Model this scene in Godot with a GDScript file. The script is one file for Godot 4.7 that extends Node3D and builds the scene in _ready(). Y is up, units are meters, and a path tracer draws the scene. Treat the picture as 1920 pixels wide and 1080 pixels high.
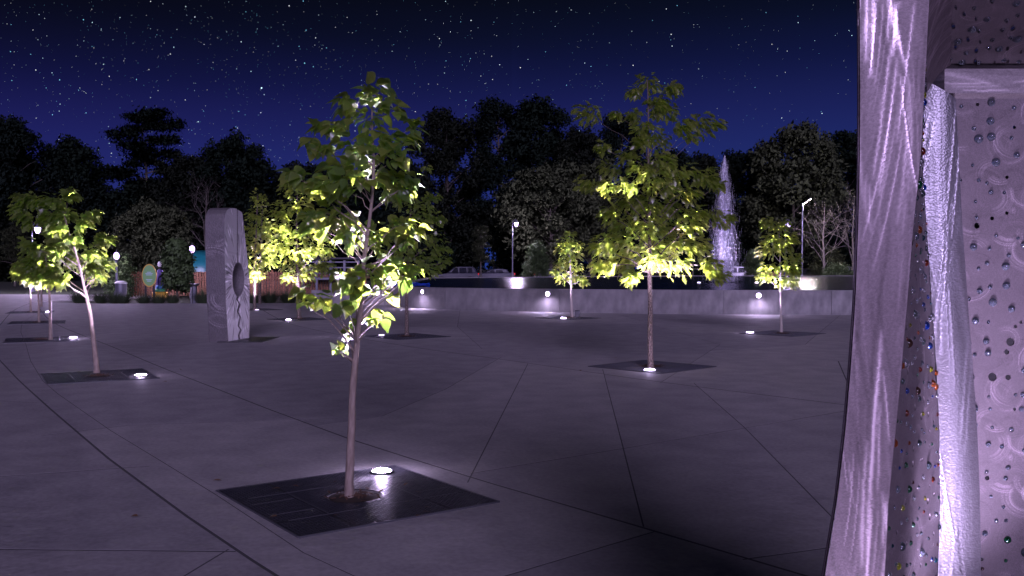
extends Node3D

var rng := RandomNumberGenerator.new()
var used := {}
var M := {}
const LAV := Color(0.88, 0.79, 1.0)

# ---------------------------------------------------------------- mesh builder
class MB:
	var v := PackedVector3Array()
	var n := PackedVector3Array()
	var u := PackedVector2Array()
	var ix := PackedInt32Array()
	var xf := Transform3D.IDENTITY

	func vert(p: Vector3, nm: Vector3, uv := Vector2.ZERO) -> int:
		v.append(xf * p)
		n.append((xf.basis * nm).normalized())
		u.append(uv)
		return v.size() - 1

	# a,b,c counter-clockwise seen from outside
	func tri(a: Vector3, b: Vector3, c: Vector3) -> void:
		var nm := (b - a).cross(c - a).normalized()
		var i := vert(a, nm, Vector2(a.x, a.y))
		vert(b, nm, Vector2(b.x, b.y))
		vert(c, nm, Vector2(c.x, c.y))
		ix.append_array([i, i + 2, i + 1])

	func quad(a: Vector3, b: Vector3, c: Vector3, d: Vector3) -> void:
		var nm := (c - a).cross(d - b).normalized()
		var i := vert(a, nm, Vector2(0, 0))
		vert(b, nm, Vector2(1, 0))
		vert(c, nm, Vector2(1, 1))
		vert(d, nm, Vector2(0, 1))
		ix.append_array([i, i + 2, i + 1, i, i + 3, i + 2])

	# chamfered box
	func box(c: Vector3, s: Vector3, b := 0.0) -> MB:
		var h := s / 2
		b = minf(b, minf(h.x, minf(h.y, h.z)) * 0.9)
		var q := func(x, y, z, ax) -> Vector3:
			var r := Vector3(x * h.x, y * h.y, z * h.z)
			if ax != 0: r.x -= x * b
			if ax != 1: r.y -= y * b
			if ax != 2: r.z -= z * b
			return c + r
		for s1 in [1, -1]:
			var k := [[s1, -1, -1], [s1, 1, -1], [s1, 1, 1], [s1, -1, 1]]
			if s1 < 0: k.reverse()
			quad(q.call(k[0][0], k[0][1], k[0][2], 0), q.call(k[1][0], k[1][1], k[1][2], 0), q.call(k[2][0], k[2][1], k[2][2], 0), q.call(k[3][0], k[3][1], k[3][2], 0))
			k = [[-1, s1, -1], [-1, s1, 1], [1, s1, 1], [1, s1, -1]]
			if s1 < 0: k.reverse()
			quad(q.call(k[0][0], k[0][1], k[0][2], 1), q.call(k[1][0], k[1][1], k[1][2], 1), q.call(k[2][0], k[2][1], k[2][2], 1), q.call(k[3][0], k[3][1], k[3][2], 1))
			k = [[-1, -1, s1], [1, -1, s1], [1, 1, s1], [-1, 1, s1]]
			if s1 < 0: k.reverse()
			quad(q.call(k[0][0], k[0][1], k[0][2], 2), q.call(k[1][0], k[1][1], k[1][2], 2), q.call(k[2][0], k[2][1], k[2][2], 2), q.call(k[3][0], k[3][1], k[3][2], 2))
		if b > 0.0:
			for i in [1, -1]:
				for j in [1, -1]:
					var f: bool = i * j > 0
					oq(f, q.call(i, j, -1, 0), q.call(i, j, -1, 1), q.call(i, j, 1, 1), q.call(i, j, 1, 0))
					oq(f, q.call(-1, i, j, 1), q.call(-1, i, j, 2), q.call(1, i, j, 2), q.call(1, i, j, 1))
					oq(f, q.call(j, -1, i, 2), q.call(j, -1, i, 0), q.call(j, 1, i, 0), q.call(j, 1, i, 2))
					for k2 in [1, -1]:
						if i * j * k2 > 0: tri(q.call(i, j, k2, 0), q.call(i, j, k2, 1), q.call(i, j, k2, 2))
						else: tri(q.call(i, j, k2, 0), q.call(i, j, k2, 2), q.call(i, j, k2, 1))
		return self

	func oq(f: bool, a: Vector3, b: Vector3, c: Vector3, d: Vector3) -> void:
		if f: quad(a, b, c, d)
		else: quad(d, c, b, a)

	func tube(p: Array, r: Array, sides := 8, cap := true) -> MB:
		var up := Vector3(0.13, 0.02, 1).normalized()
		var base := v.size()
		var l := 0.0
		for i in p.size():
			var t: Vector3 = (p[mini(i + 1, p.size() - 1)] - p[maxi(i - 1, 0)]).normalized()
			var a := up.cross(t).normalized()
			up = t.cross(a).normalized()
			if i > 0: l += p[i].distance_to(p[i - 1])
			for k in sides + 1:
				var w := TAU * k / sides
				var d := a * cos(w) + up * sin(w)
				vert(p[i] + d * r[i], d, Vector2(float(k) / sides, l))
		for i in p.size() - 1:
			for k in sides:
				var a := base + i * (sides + 1) + k
				var b := a + sides + 1
				ix.append_array([a, b, a + 1, a + 1, b, b + 1])
		if cap:
			for e in [0, p.size() - 1]:
				var t: Vector3 = (p[1] - p[0]).normalized() * -1 if e == 0 else (p[-1] - p[-2]).normalized()
				var c0 := vert(p[e], t)
				var f := v.size()
				for k in sides + 1:
					v.append(v[base + e * (sides + 1) + k]); n.append((xf.basis * t).normalized()); u.append(Vector2.ZERO)
				for k in sides:
					if e == 0: ix.append_array([c0, f + k, f + k + 1])
					else: ix.append_array([c0, f + k + 1, f + k])
		return self

	# profile of [radius, y] from bottom to top
	func lathe(pr: Array, sides := 20, at := Vector3.ZERO) -> MB:
		var base := v.size()
		for i in pr.size():
			var a: Array = pr[maxi(i - 1, 0)]
			var b: Array = pr[mini(i + 1, pr.size() - 1)]
			var nn := Vector2(b[1] - a[1], a[0] - b[0]).normalized()
			for k in sides + 1:
				var w := TAU * k / sides
				vert(at + Vector3(cos(w) * pr[i][0], pr[i][1], sin(w) * pr[i][0]), Vector3(cos(w) * nn.x, nn.y, sin(w) * nn.x), Vector2(float(k) / sides, pr[i][1]))
		for i in pr.size() - 1:
			for k in sides:
				var a := base + i * (sides + 1) + k
				var b := a + sides + 1
				ix.append_array([a, b + 1, b, a, a + 1, b + 1])
		return self

	# polygon in x,z extruded from y0 to y1; bottom left open if not closed
	func prism(poly: PackedVector2Array, y0: float, y1: float, bev := 0.0, bottom := true) -> MB:
		var pg := poly
		if Geometry2D.is_polygon_clockwise(pg):
			pg.reverse()
		var top := pg
		if bev > 0.0:
			var off := Geometry2D.offset_polygon(pg, -bev)
			if off.size() == 1 and off[0].size() == pg.size(): top = _align(pg, off[0])
			else: bev = 0.0
		var t := Geometry2D.triangulate_polygon(top)
		for i in range(0, t.size(), 3):
			var a := top[t[i]]; var b := top[t[i + 1]]; var c := top[t[i + 2]]
			if (b - a).cross(c - a) < 0:
				var z := b; b = c; c = z
			tri(Vector3(a.x, y1, a.y), Vector3(c.x, y1, c.y), Vector3(b.x, y1, b.y))
			if bottom: tri(Vector3(a.x, y0, a.y), Vector3(b.x, y0, b.y), Vector3(c.x, y0, c.y))
		for i in pg.size():
			var j := (i + 1) % pg.size()
			quad(Vector3(pg[i].x, y1 - bev, pg[i].y), Vector3(pg[j].x, y1 - bev, pg[j].y), Vector3(pg[j].x, y0, pg[j].y), Vector3(pg[i].x, y0, pg[i].y))
			if bev > 0.0:
				quad(Vector3(top[i].x, y1, top[i].y), Vector3(top[j].x, y1, top[j].y), Vector3(pg[j].x, y1 - bev, pg[j].y), Vector3(pg[i].x, y1 - bev, pg[i].y))
		return self

	func _align(a: PackedVector2Array, b: PackedVector2Array) -> PackedVector2Array:
		var best := 0
		for k in b.size():
			if a[0].distance_squared_to(b[k]) < a[0].distance_squared_to(b[best]): best = k
		var r := PackedVector2Array()
		for k in b.size(): r.append(b[(best + k) % b.size()])
		return r

	func mesh() -> ArrayMesh:
		var m := ArrayMesh.new()
		var a := []
		a.resize(Mesh.ARRAY_MAX)
		a[Mesh.ARRAY_VERTEX] = v; a[Mesh.ARRAY_NORMAL] = n; a[Mesh.ARRAY_TEX_UV] = u; a[Mesh.ARRAY_INDEX] = ix
		m.add_surface_from_arrays(Mesh.PRIMITIVE_TRIANGLES, a)
		return m

# ---------------------------------------------------------------- scene helpers
func numbered(n: String) -> String:
	used[n] = used.get(n, -1) + 1
	return n if used[n] == 0 else "%s_%03d" % [n, used[n]]

func thing(called: String, label: String, category: String, at := Vector3.ZERO, turn := 0.0, group := "") -> Node3D:
	var o := Node3D.new()
	o.name = numbered(called)
	add_child(o)
	o.position = at; o.rotation.y = turn
	o.set_meta("label", label); o.set_meta("category", category)
	if group: o.set_meta("group", group)
	return o

func part(called: String, mesh: Mesh, mat: Material, parent: Node3D, xf := Transform3D.IDENTITY) -> MeshInstance3D:
	var o := MeshInstance3D.new()
	o.name = called if parent != self else numbered(called)
	o.mesh = mesh; o.material_override = mat; o.transform = xf
	parent.add_child(o, true)
	return o

func struct(called: String, mesh: Mesh, mat: Material) -> MeshInstance3D:
	var o := part(called, mesh, mat, self)
	o.set_meta("kind", "structure")
	return o

func many(called: String, mesh: Mesh, mat: Material, xs: Array, parent: Node3D, cols := []) -> MultiMeshInstance3D:
	var mm := MultiMesh.new()
	mm.transform_format = MultiMesh.TRANSFORM_3D
	mm.use_colors = cols.size() > 0
	mm.mesh = mesh
	mm.instance_count = xs.size()
	for i in xs.size():
		mm.set_instance_transform(i, xs[i])
		if cols.size(): mm.set_instance_color(i, cols[i])
	var o := MultiMeshInstance3D.new()
	o.name = called
	o.multimesh = mm; o.material_override = mat
	o.set_meta("kind", "stuff")
	parent.add_child(o, true)
	return o

func copy(o: Node3D, at: Vector3, turn: float, label: String) -> Node3D:
	var c: Node3D = o.duplicate()
	c.name = numbered(str(o.get_meta("base_name", o.name)))
	add_child(c)
	c.position = at; c.rotation.y = turn
	c.set_meta("label", label)
	return c

func lin(r: float, g: float, b: float) -> Color:
	return Color(r, g, b).linear_to_srgb()

func mat(col: Color, rough: float, metal := 0.0) -> StandardMaterial3D:
	var m := StandardMaterial3D.new()
	m.albedo_color = col; m.roughness = rough; m.metallic = metal
	return m

func glow(col: Color, e: float) -> StandardMaterial3D:
	var m := mat(Color(0.8, 0.8, 0.8), 0.4)
	m.emission_enabled = true; m.emission = col; m.emission_energy_multiplier = e
	return m

func noise_tex(size: int, freq: float, lo: Color, hi: Color, sd: int, oct := 5, as_normal := false, bump := 4.0) -> NoiseTexture2D:
	var nz := FastNoiseLite.new()
	nz.seed = sd; nz.frequency = freq; nz.fractal_octaves = oct
	nz.noise_type = FastNoiseLite.TYPE_SIMPLEX_SMOOTH
	var t := NoiseTexture2D.new()
	t.width = size; t.height = size; t.seamless = true; t.noise = nz
	if as_normal:
		t.as_normal_map = true; t.bump_strength = bump
	else:
		var g := Gradient.new()
		g.set_color(0, lo); g.set_color(1, hi)
		t.color_ramp = g
	return t

func tri_map(m: StandardMaterial3D, s: float, world := true) -> StandardMaterial3D:
	m.uv1_triplanar = true; m.uv1_world_triplanar = world
	m.uv1_scale = Vector3(s, s, s)
	return m

# grinder strokes: returns [albedo, normal, roughness]
func brushed(sd: int, swirl: bool, count: int, level := false, size := 512) -> Array:
	var r := RandomNumberGenerator.new()
	r.seed = sd
	var f := PackedFloat32Array()
	f.resize(size * size)
	f.fill(0.36)
	for k in count:
		var x := r.randf() * size
		var y := r.randf() * size
		var rad := r.randf_range(14, 46)
		var a := r.randf() * TAU
		var len := r.randf_range(50, 170) if not swirl else rad * r.randf_range(0.8, 3.0)
		var wd := r.randf_range(0.8, 3.4) if not swirl else r.randf_range(0.6, 2.6)
		var amp := r.randf_range(-0.14, 0.12) if r.randf() < 0.8 else r.randf_range(0.25, 0.75)
		if swirl: amp *= 0.45; wd = r.randf_range(0.5, 1.6)
		var lean := r.randf_range(-0.14, 0.14)
		var bow := r.randf_range(-0.0009, 0.0009)
		# a swirl is a bundle of fine concentric arcs, as a grinding disc leaves them
		for lane in (r.randi_range(4, 9) if swirl else r.randi_range(1, 3)):
			var off := lane * r.randf_range(1.6, 3.4)
			var la := amp * r.randf_range(0.25, 1.0)
			for i in int(len):
				var e := pow(sin(PI * i / len), 0.5)
				var px: float; var py: float; var nx: float; var ny: float
				if swirl:
					var w := a + i / rad
					px = x + cos(w) * (rad + off); py = y + sin(w) * (rad + off) * 0.85; nx = cos(w); ny = sin(w)
				else:
					px = x + off * 2.0 + lean * i + bow * i * i; py = y + i + off * 5.0; nx = 1; ny = 0
				var j := -wd
				while j <= wd:
					var jx := int(floor(px + nx * j)); var jy := int(floor(py + ny * j))
					var id := posmod(jx, size) * size + posmod(jy, size) if level else posmod(jy, size) * size + posmod(jx, size)
					f[id] += la * e * (1 - absf(j) / (wd + 0.5)) * (0.6 + 0.8 * r.randf())
					j += 1.0
	var im := Image.create(size, size, false, Image.FORMAT_RGBA8)
	var al := Image.create(size, size, false, Image.FORMAT_RGBA8)
	var ro := Image.create(size, size, false, Image.FORMAT_RGBA8)
	for y in size:
		for x in size:
			var q := clampf(f[y * size + x] + r.randf_range(-0.07, 0.07), 0, 1)
			im.set_pixel(x, y, Color(q, q, q))
			var al_v := 0.22 + 0.78 * q
			al.set_pixel(x, y, Color(al_v, al_v, al_v))
			var g := clampf(1.0 - 0.35 * q, 0.2, 1)
			ro.set_pixel(x, y, Color(g, g, g))
	var nm: Image = im.duplicate()
	nm.bump_map_to_normal_map(2.2)
	return [ImageTexture.create_from_image(al), ImageTexture.create_from_image(nm), ImageTexture.create_from_image(ro)]

func brushed_mat(t: Array, col: Color, rough: float, metal: float, s: float, nscale: float, world := true) -> StandardMaterial3D:
	var m := mat(col, rough, metal)
	m.albedo_texture = t[0]
	m.normal_enabled = true; m.normal_texture = t[1]; m.normal_scale = nscale
	m.roughness_texture = t[2]
	return tri_map(m, s, world)

func curve_at(pts: Array, y: float) -> Array:   # pts of [x, y], rising in y
	for i in pts.size() - 1:
		if y <= pts[i + 1][1] or i == pts.size() - 2:
			var t: float = (y - pts[i][1]) / maxf(1e-4, pts[i + 1][1] - pts[i][1])
			return [lerpf(pts[i][0], pts[i + 1][0], t), (pts[i + 1][0] - pts[i][0]) / maxf(1e-4, pts[i + 1][1] - pts[i][1])]
	return [0.0, 0.0]

# a leaf along +z, upper side +y, length 1
func leaf_mesh(ws: Array, fold: float, droop: float, twist := 0.0) -> ArrayMesh:
	var b := MB.new()
	var n := ws.size()
	for i in n:
		var t := float(i) / (n - 1)
		var y := -droop * t * t
		var w: float = ws[i]
		var tw := twist * t
		var nl := Vector3(-fold, 1, droop * 2 * t).normalized()
		b.vert(Vector3(-w, y + fold * w + tw * w, t - w * 0.12), Vector3(fold, 1, droop * 2 * t).normalized(), Vector2(0, t))
		b.vert(Vector3(0, y, t), Vector3(0, 1, droop * 2 * t).normalized(), Vector2(0.5, t))
		b.vert(Vector3(w, y + fold * w - tw * w, t - w * 0.12), nl, Vector2(1, t))
	for i in n - 1:
		var a := i * 3
		for k in 2:
			b.ix.append_array([a + k, a + k + 1, a + 3 + k, a + k + 1, a + 4 + k, a + 3 + k])
	return b.mesh()

func leaf_mat(r: float, g: float, b: float, back: Color, rough := 0.36) -> StandardMaterial3D:
	var m := mat(lin(r, g, b), rough)
	m.backlight_enabled = true; m.backlight = back
	m.metallic_specular = 0.65
	return m

# ---------------------------------------------------------------- lit plaza trees
# o: leaf (meshes), mats, per (leaves per cluster), size, r0, bark, single (leaves built singly), depth, seed, base
func plaza_tree(called: String, label: String, at: Vector3, trunk: Array, cl: Array, o: Dictionary, group: String) -> Node3D:
	var r := RandomNumberGenerator.new()
	r.seed = o.seed
	var t := thing(called, label, "tree", at, 0.0, group)
	var top: float = trunk[-1][1]
	var p := []
	var rad := []
	var n := 22
	var r0: float = o.r0
	for i in n:
		var y := lerpf(trunk[0][1], top, float(i) / (n - 1))
		var c := curve_at(trunk, y)
		p.append(Vector3(c[0] + r.randf_range(-0.004, 0.004), y, r.randf_range(-0.006, 0.006)))
		var k := float(i) / (n - 1)
		rad.append(r0 * (1.0 - 0.86 * k) * (1.25 if i == 0 else 1.0) * r.randf_range(0.96, 1.04))
	part("trunk", MB.new().tube(p, rad, 10).mesh(), o.bark, t)
	var low: float = o.base
	var singles := []
	var rest := []
	var cols := []
	for c in cl:
		var k: float = clampf((c[1] - low) / (top - low), 0, 1)
		var zr: float = o.depth * (1.0 - 0.75 * k)
		var z := clampf(r.randfn(0, 0.55), -1.1, 1.1) * zr
		var cen := Vector3(c[0], c[1], z)
		var tx: Array = curve_at(trunk, c[1])
		var hz := Vector2(c[0] - tx[0], z).length()
		var ys := clampf(c[1] - 0.75 * hz - 0.1 * c[2], low * 0.92, top * 0.97)
		var st: Array = curve_at(trunk, ys)
		var s := Vector3(st[0], ys, 0)
		var bp := []
		var br := []
		var b0: float = clampf(r0 * 0.34 * (1.2 - k), 0.004, 0.5) * o.get("branch", 1.0)
		for i in 6:
			var q := i / 5.0
			var w: Vector3 = s.lerp(cen, q)
			w.y += sin(q * PI) * hz * 0.10 * r.randf_range(0.2, 1.2)
			w += Vector3(r.randf_range(-1, 1), r.randf_range(-1, 1), r.randf_range(-1, 1)) * 0.02 * (1 - absf(q * 2 - 1)) * o.size * 8
			bp.append(w)
			br.append(b0 * (1 - 0.75 * q))
		part("branch", MB.new().tube(bp, br, 5).mesh(), o.get("twig", o.bark), t)
		var per: int = maxi(3, int(round(o.per * clampf(c[2] / o.get("rref", 0.1), 0.35, 2.2) * r.randf_range(0.8, 1.2))))
		if o.get("thin", 0.0) > 0.0 and k < 0.4: per = maxi(3, int(per * o.thin))
		for i in per:
			var d := Vector3(r.randfn(), r.randfn() * 0.62, r.randfn())
			d = d.normalized() * pow(r.randf(), 0.45) * c[2] * 1.35
			var pos := cen + d
			var out := Vector3(pos.x - tx[0], 0, pos.z).normalized() * 0.7 + d.normalized() * 0.7 + Vector3(r.randf_range(-.6, .6), r.randf_range(-0.9, 0.15), r.randf_range(-.6, .6))
			var sz: float = o.size * r.randf_range(0.62, 1.15)
			var zax := out.normalized()
			var up: Vector3 = (Vector3.UP + Vector3(r.randfn(), r.randfn() * 0.3, r.randfn()) * o.get("tilt", 0.5))
			var xax: Vector3 = up.cross(zax).normalized()
			var bs: Basis = Basis(xax, zax.cross(xax).normalized(), zax)
			rest.append(Transform3D(bs.scaled(Vector3.ONE * sz), pos - zax * sz * 0.4))
	# those built singly are spread evenly through the crown
	var want: int = o.get("single", 0)
	if want > 0:
		var step := maxf(1.0, float(rest.size()) / want)
		var keep := []
		var nxt := 0.0
		for i in rest.size():
			if i >= int(nxt) and singles.size() < want:
				singles.append(rest[i]); nxt += step
			else: keep.append(rest[i])
		rest = keep
		for i in singles.size():
			part("leaf", o.leaf[i % o.leaf.size()], o.mats[r.randi() % o.mats.size()], t, singles[i])
	if rest.size():
		var buckets := []
		for m in o.mats.size(): buckets.append([])
		for x in rest: buckets[r.randi() % o.mats.size()].append(x)
		for m in o.mats.size():
			if buckets[m].size(): many("foliage", o.leaf[m % o.leaf.size()], o.mats[m], buckets[m], t)
	return t

# ---------------------------------------------------------------- far trees
func clump_mesh(sd: int, quads: int, leaf: float, flat := 0.75) -> ArrayMesh:
	var r := RandomNumberGenerator.new()
	r.seed = sd
	var b := MB.new()
	for i in quads:
		var c := Vector3(r.randfn(), r.randfn() * flat, r.randfn()) * 0.5
		var a := Vector3(r.randfn(), r.randfn(), r.randfn()).normalized()
		var e := a.cross(Vector3(r.randfn(), r.randfn(), r.randfn())).normalized()
		var s := leaf * r.randf_range(0.6, 1.3)
		var nm := (a.cross(e) * 0.35 + c.normalized() + Vector3(0, 0.3, 0)).normalized()
		var k := b.vert(c - a * s, nm)
		b.vert(c + e * s * 0.55, nm); b.vert(c + a * s, nm); b.vert(c - e * s * 0.55, nm)
		b.ix.append_array([k, k + 1, k + 2, k, k + 2, k + 3])
	return b.mesh()

# kind: 0 rounded broadleaf, 1 pine with layered pads, 2 open crown with limbs showing, 3 low and bushy
func far_tree(called: String, label: String, x: float, z: float, h: float, w: float, kind: int, mt: Material, group: String, sd: int, dens := 1.0) -> Node3D:
	var r := RandomNumberGenerator.new()
	r.seed = sd
	var t := thing(called, label, "tree", Vector3(x, 0, z), 0, group)
	var lo: float = h * ([0.22, 0.38, 0.2, 0.03][kind])
	var tp := []
	var trd := []
	var tr0 := clampf(h * 0.017, 0.05, 0.4)
	for i in 8:
		tp.append(Vector3(r.randf_range(-1, 1) * 0.012 * h * (i / 7.0), h * 0.93 * i / 7.0, r.randf_range(-1, 1) * 0.012 * h))
		trd.append(tr0 * (1 - 0.85 * i / 7.0) * (1.3 if i == 0 else 1.0))
	part("trunk", MB.new().tube(tp, trd, 8).mesh(), M.bark_far, t)
	var xs := []
	var limbs := MB.new()
	var nb := int([34, 30, 30, 22][kind] * (1.0 if kind != 3 else 1.0))
	for i in nb:
		var k := (i + r.randf()) / nb
		var y := lerpf(lo, h, k)
		var prof := 0.0
		match kind:
			0: prof = sqrt(maxf(0.0, 1 - pow(absf(k * 1.9 - 0.75) / 1.16, 2.0)))
			1: prof = (0.55 + 0.45 * sin(k * 19.0)) * (1.0 - 0.2 * k) if k < 0.6 else sqrt(maxf(0.05, 1 - pow((k - 0.74) / 0.27, 2.0))) * 0.62
			2: prof = sqrt(maxf(0.0, 1 - pow(absf(k * 1.8 - 0.85) / 1.0, 2.0)))
			3: prof = sqrt(maxf(0.0, 1 - pow(k, 2.2)))
		var a := i * 2.4 + r.randf_range(-0.5, 0.5)
		var dist := w * prof * sqrt(r.randf_range(0.25, 1.0))
		var c := Vector3(cos(a) * dist, y, sin(a) * dist)
		var br := w * (0.30 if kind != 1 else 0.26) * r.randf_range(0.7, 1.2)
		if kind == 3: br = w * 0.34
		var cnt := int(([34, 30, 26, 30][kind]) * dens)
		var sc := clampf(br * 0.55, 0.25, 1.1)
		for j in cnt:
			var d := Vector3(r.randfn(), r.randfn() * (0.8 if kind != 1 else 0.32), r.randfn()).normalized() * pow(r.randf(), 0.4) * br
			if kind == 1: d.y *= 0.45
			var p := c + d
			p.y = maxf(p.y, 0.1)
			var bs := Basis.from_euler(Vector3(r.randf_range(-.4, .4), r.randf() * TAU, r.randf_range(-.4, .4))).scaled(Vector3.ONE * sc * r.randf_range(0.7, 1.2))
			xs.append(Transform3D(bs, p))
		if kind != 3:
			var ky := clampf(y - dist * (0.75 if kind != 1 else 0.15), h * 0.12, h * 0.9)
			var s := Vector3(0, ky, 0)
			limbs.tube([s, s.lerp(c, 0.5) + Vector3(0, dist * 0.08, 0), c], [tr0 * 0.42 * (1 - 0.6 * k), tr0 * 0.28 * (1 - 0.6 * k), tr0 * 0.08], 5)
	if kind != 3: part("limbs", limbs.mesh(), M.bark_far, t)
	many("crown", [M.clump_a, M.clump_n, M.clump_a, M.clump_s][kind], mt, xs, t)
	return t

func bare_tree(label: String, x: float, z: float, h: float, sd: int, mt: Material) -> void:
	var r := RandomNumberGenerator.new()
	r.seed = sd
	var t := thing("bare_tree", label, "tree", Vector3(x, 0, z))
	var b := MB.new()
	b.tube([Vector3.ZERO, Vector3(0.1, h * 0.25, 0), Vector3(-0.05, h * 0.5, 0.1), Vector3(0.15, h * 0.95, 0)], [h * 0.02, h * 0.015, h * 0.011, h * 0.002], 6)
	part("trunk", b.mesh(), mt, t)
	for i in 16:
		var q := MB.new()
		var y := h * lerpf(0.18, 0.85, i / 15.0)
		var a := i * 2.4
		var l := h * 0.38 * (1.1 - i / 20.0) * r.randf_range(0.7, 1.2)
		_limb(q, Vector3(0.05, y, 0), Vector3(cos(a), r.randf_range(0.7, 1.3), sin(a)).normalized(), l, h * 0.0075 * (1.1 - i / 18.0), 3, r)
		part("branch", q.mesh(), mt, t)

func _limb(q: MB, s: Vector3, d: Vector3, l: float, r0: float, depth: int, r: RandomNumberGenerator) -> void:
	var p := [s]
	var rr := [r0]
	for i in 4:
		d = (d + Vector3(r.randfn(), r.randfn() + 0.25, r.randfn()) * 0.16).normalized()
		p.append(p[-1] + d * l / 4)
		rr.append(r0 * (1 - 0.2 * (i + 1)))
		if depth > 0 and i > 0:
			_limb(q, p[-1], (d + Vector3(r.randfn(), r.randfn() * 0.5, r.randfn()) * 0.75).normalized(), l * 0.55, r0 * 0.5, depth - 1, r)
	q.tube(p, rr, 4, false)

# ---------------------------------------------------------------- fittings
func uplight(label: String, at: Vector3, target: Vector3, e: float, angle := 42.0, rad := 0.088, lens_e := 60.0, group := "in-ground uplights") -> Node3D:
	var t := thing("ground_uplight", label, "uplight", at, 0.0, group)
	part("housing_ring", MB.new().lathe([[rad * 1.3, 0.0], [rad * 1.3, 0.008], [rad * 1.22, 0.014], [rad * 1.04, 0.016], [rad * 1.0, 0.01]], 28).mesh(), M.dark_metal, t)
	part("lens", MB.new().lathe([[rad, 0.009], [rad * 0.92, 0.017], [rad * 0.7, 0.024], [rad * 0.35, 0.028], [0.001, 0.029]], 24).mesh(), glow(LAV, lens_e), t)
	var s := SpotLight3D.new()
	s.name = "beam"
	t.add_child(s, true)
	s.position = Vector3(0, 0.055, 0)
	s.look_at_from_position(at + s.position, at + target, Vector3.FORWARD)
	s.light_color = LAV; s.light_energy = e; s.spot_angle = angle; s.spot_range = 30.0; s.spot_attenuation = 2.0
	s.spot_angle_attenuation = 1.0; s.light_size = rad * 0.9; s.shadow_enabled = true
	var spill := OmniLight3D.new()
	spill.name = "lens_spill"
	t.add_child(spill, true)
	spill.position = Vector3(0, 0.085, 0)
	spill.light_color = LAV; spill.light_energy = 0.0016 * lens_e + 0.02; spill.omni_range = 12.0; spill.omni_attenuation = 2.0; spill.light_size = 0.04; spill.shadow_enabled = true
	return t

func grate_proto() -> Node3D:
	var t := thing("tree_grate", "", "tree grate", Vector3.ZERO, 0, "square cast iron tree grates")
	t.set_meta("base_name", "tree_grate")
	var h := 0.735
	# frame bars
	for k in 4:
		var b := MB.new()
		b.xf = Transform3D(Basis(Vector3.UP, k * PI / 2), Vector3.ZERO)
		b.box(Vector3(0.006 if k % 2 == 0 else 0.0, 0.005, h + 0.006), Vector3(h * 2 + 0.024 if k % 2 == 0 else h * 2 - 0.002, 0.016, 0.012), 0.003)
		part("frame_bar", b.mesh(), M.iron_frame, t)
	# two halves round the trunk opening, each cut out of a plate
	var hole := PackedVector2Array()
	for k in 32: hole.append(Vector2(cos(TAU * k / 32), sin(TAU * k / 32)) * 0.2)
	for s in [1, -1]:
		var pl := PackedVector2Array([Vector2(-h + 0.004, 0.003 * s), Vector2(h - 0.004, 0.003 * s), Vector2(h - 0.004, (h - 0.004) * s), Vector2(-h + 0.004, (h - 0.004) * s)])
		for q in Geometry2D.clip_polygons(pl, hole):
			part("plate", MB.new().prism(q, -0.01, 0.009, 0.002).mesh(), M.iron, t)
	# slot bars: raised ribs
	var rb := MB.new()
	for s in [1, -1]:
		rb.box(Vector3(0, 0.0105, s * 0.36), Vector3(1.3, 0.005, 0.012), 0.002)
		rb.box(Vector3(s * 0.36, 0.0108, 0), Vector3(0.012, 0.005, 0.68), 0.002)
		rb.box(Vector3(s * 0.54, 0.0106, 0.17), Vector3(0.3, 0.005, 0.012), 0.002)
		rb.box(Vector3(s * 0.54, 0.0106, -0.17), Vector3(0.3, 0.005, 0.012), 0.002)
	part("raised_ribs", rb.mesh(), M.iron_frame, t)
	# tread studs
	var xs := []
	for i in 58:
		for j in 58:
			var q := Vector2((i - 28.5) * 0.025, (j - 28.5) * 0.025)
			if q.length() < 0.22 or absf(absf(q.y) - 0.36) < 0.014 or absf(absf(q.x) - 0.36) < 0.014: continue
			xs.append(Transform3D(Basis(Vector3.UP, PI / 4 * ((i + j) % 2 * 2 - 1)), Vector3(q.x, 0.0095, q.y)))
	many("tread_studs", MB.new().box(Vector3.ZERO, Vector3(0.019, 0.004, 0.007), 0.0015).mesh(), M.iron_stud, xs, t)
	# opening with mulch
	part("mulch", MB.new().lathe([[0.2, -0.004], [0.16, 0.006], [0.06, 0.016], [0.001, 0.02]], 20).mesh(), M.soil, t)
	var r := RandomNumberGenerator.new()
	r.seed = 91
	var ms := []
	for i in 90:
		var a := r.randf() * TAU
		var d := absf(r.randfn(0, 0.11))
		ms.append(Transform3D(Basis.from_euler(Vector3(r.randf_range(-.5, .5), r.randf() * TAU, r.randf_range(-.5, .5))).scaled(Vector3.ONE * r.randf_range(0.6, 1.4)), Vector3(cos(a) * d, 0.024, sin(a) * d)))
	many("bark_chips", MB.new().box(Vector3.ZERO, Vector3(0.035, 0.006, 0.013), 0.002).mesh(), M.litter, ms, t)
	return t

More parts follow.
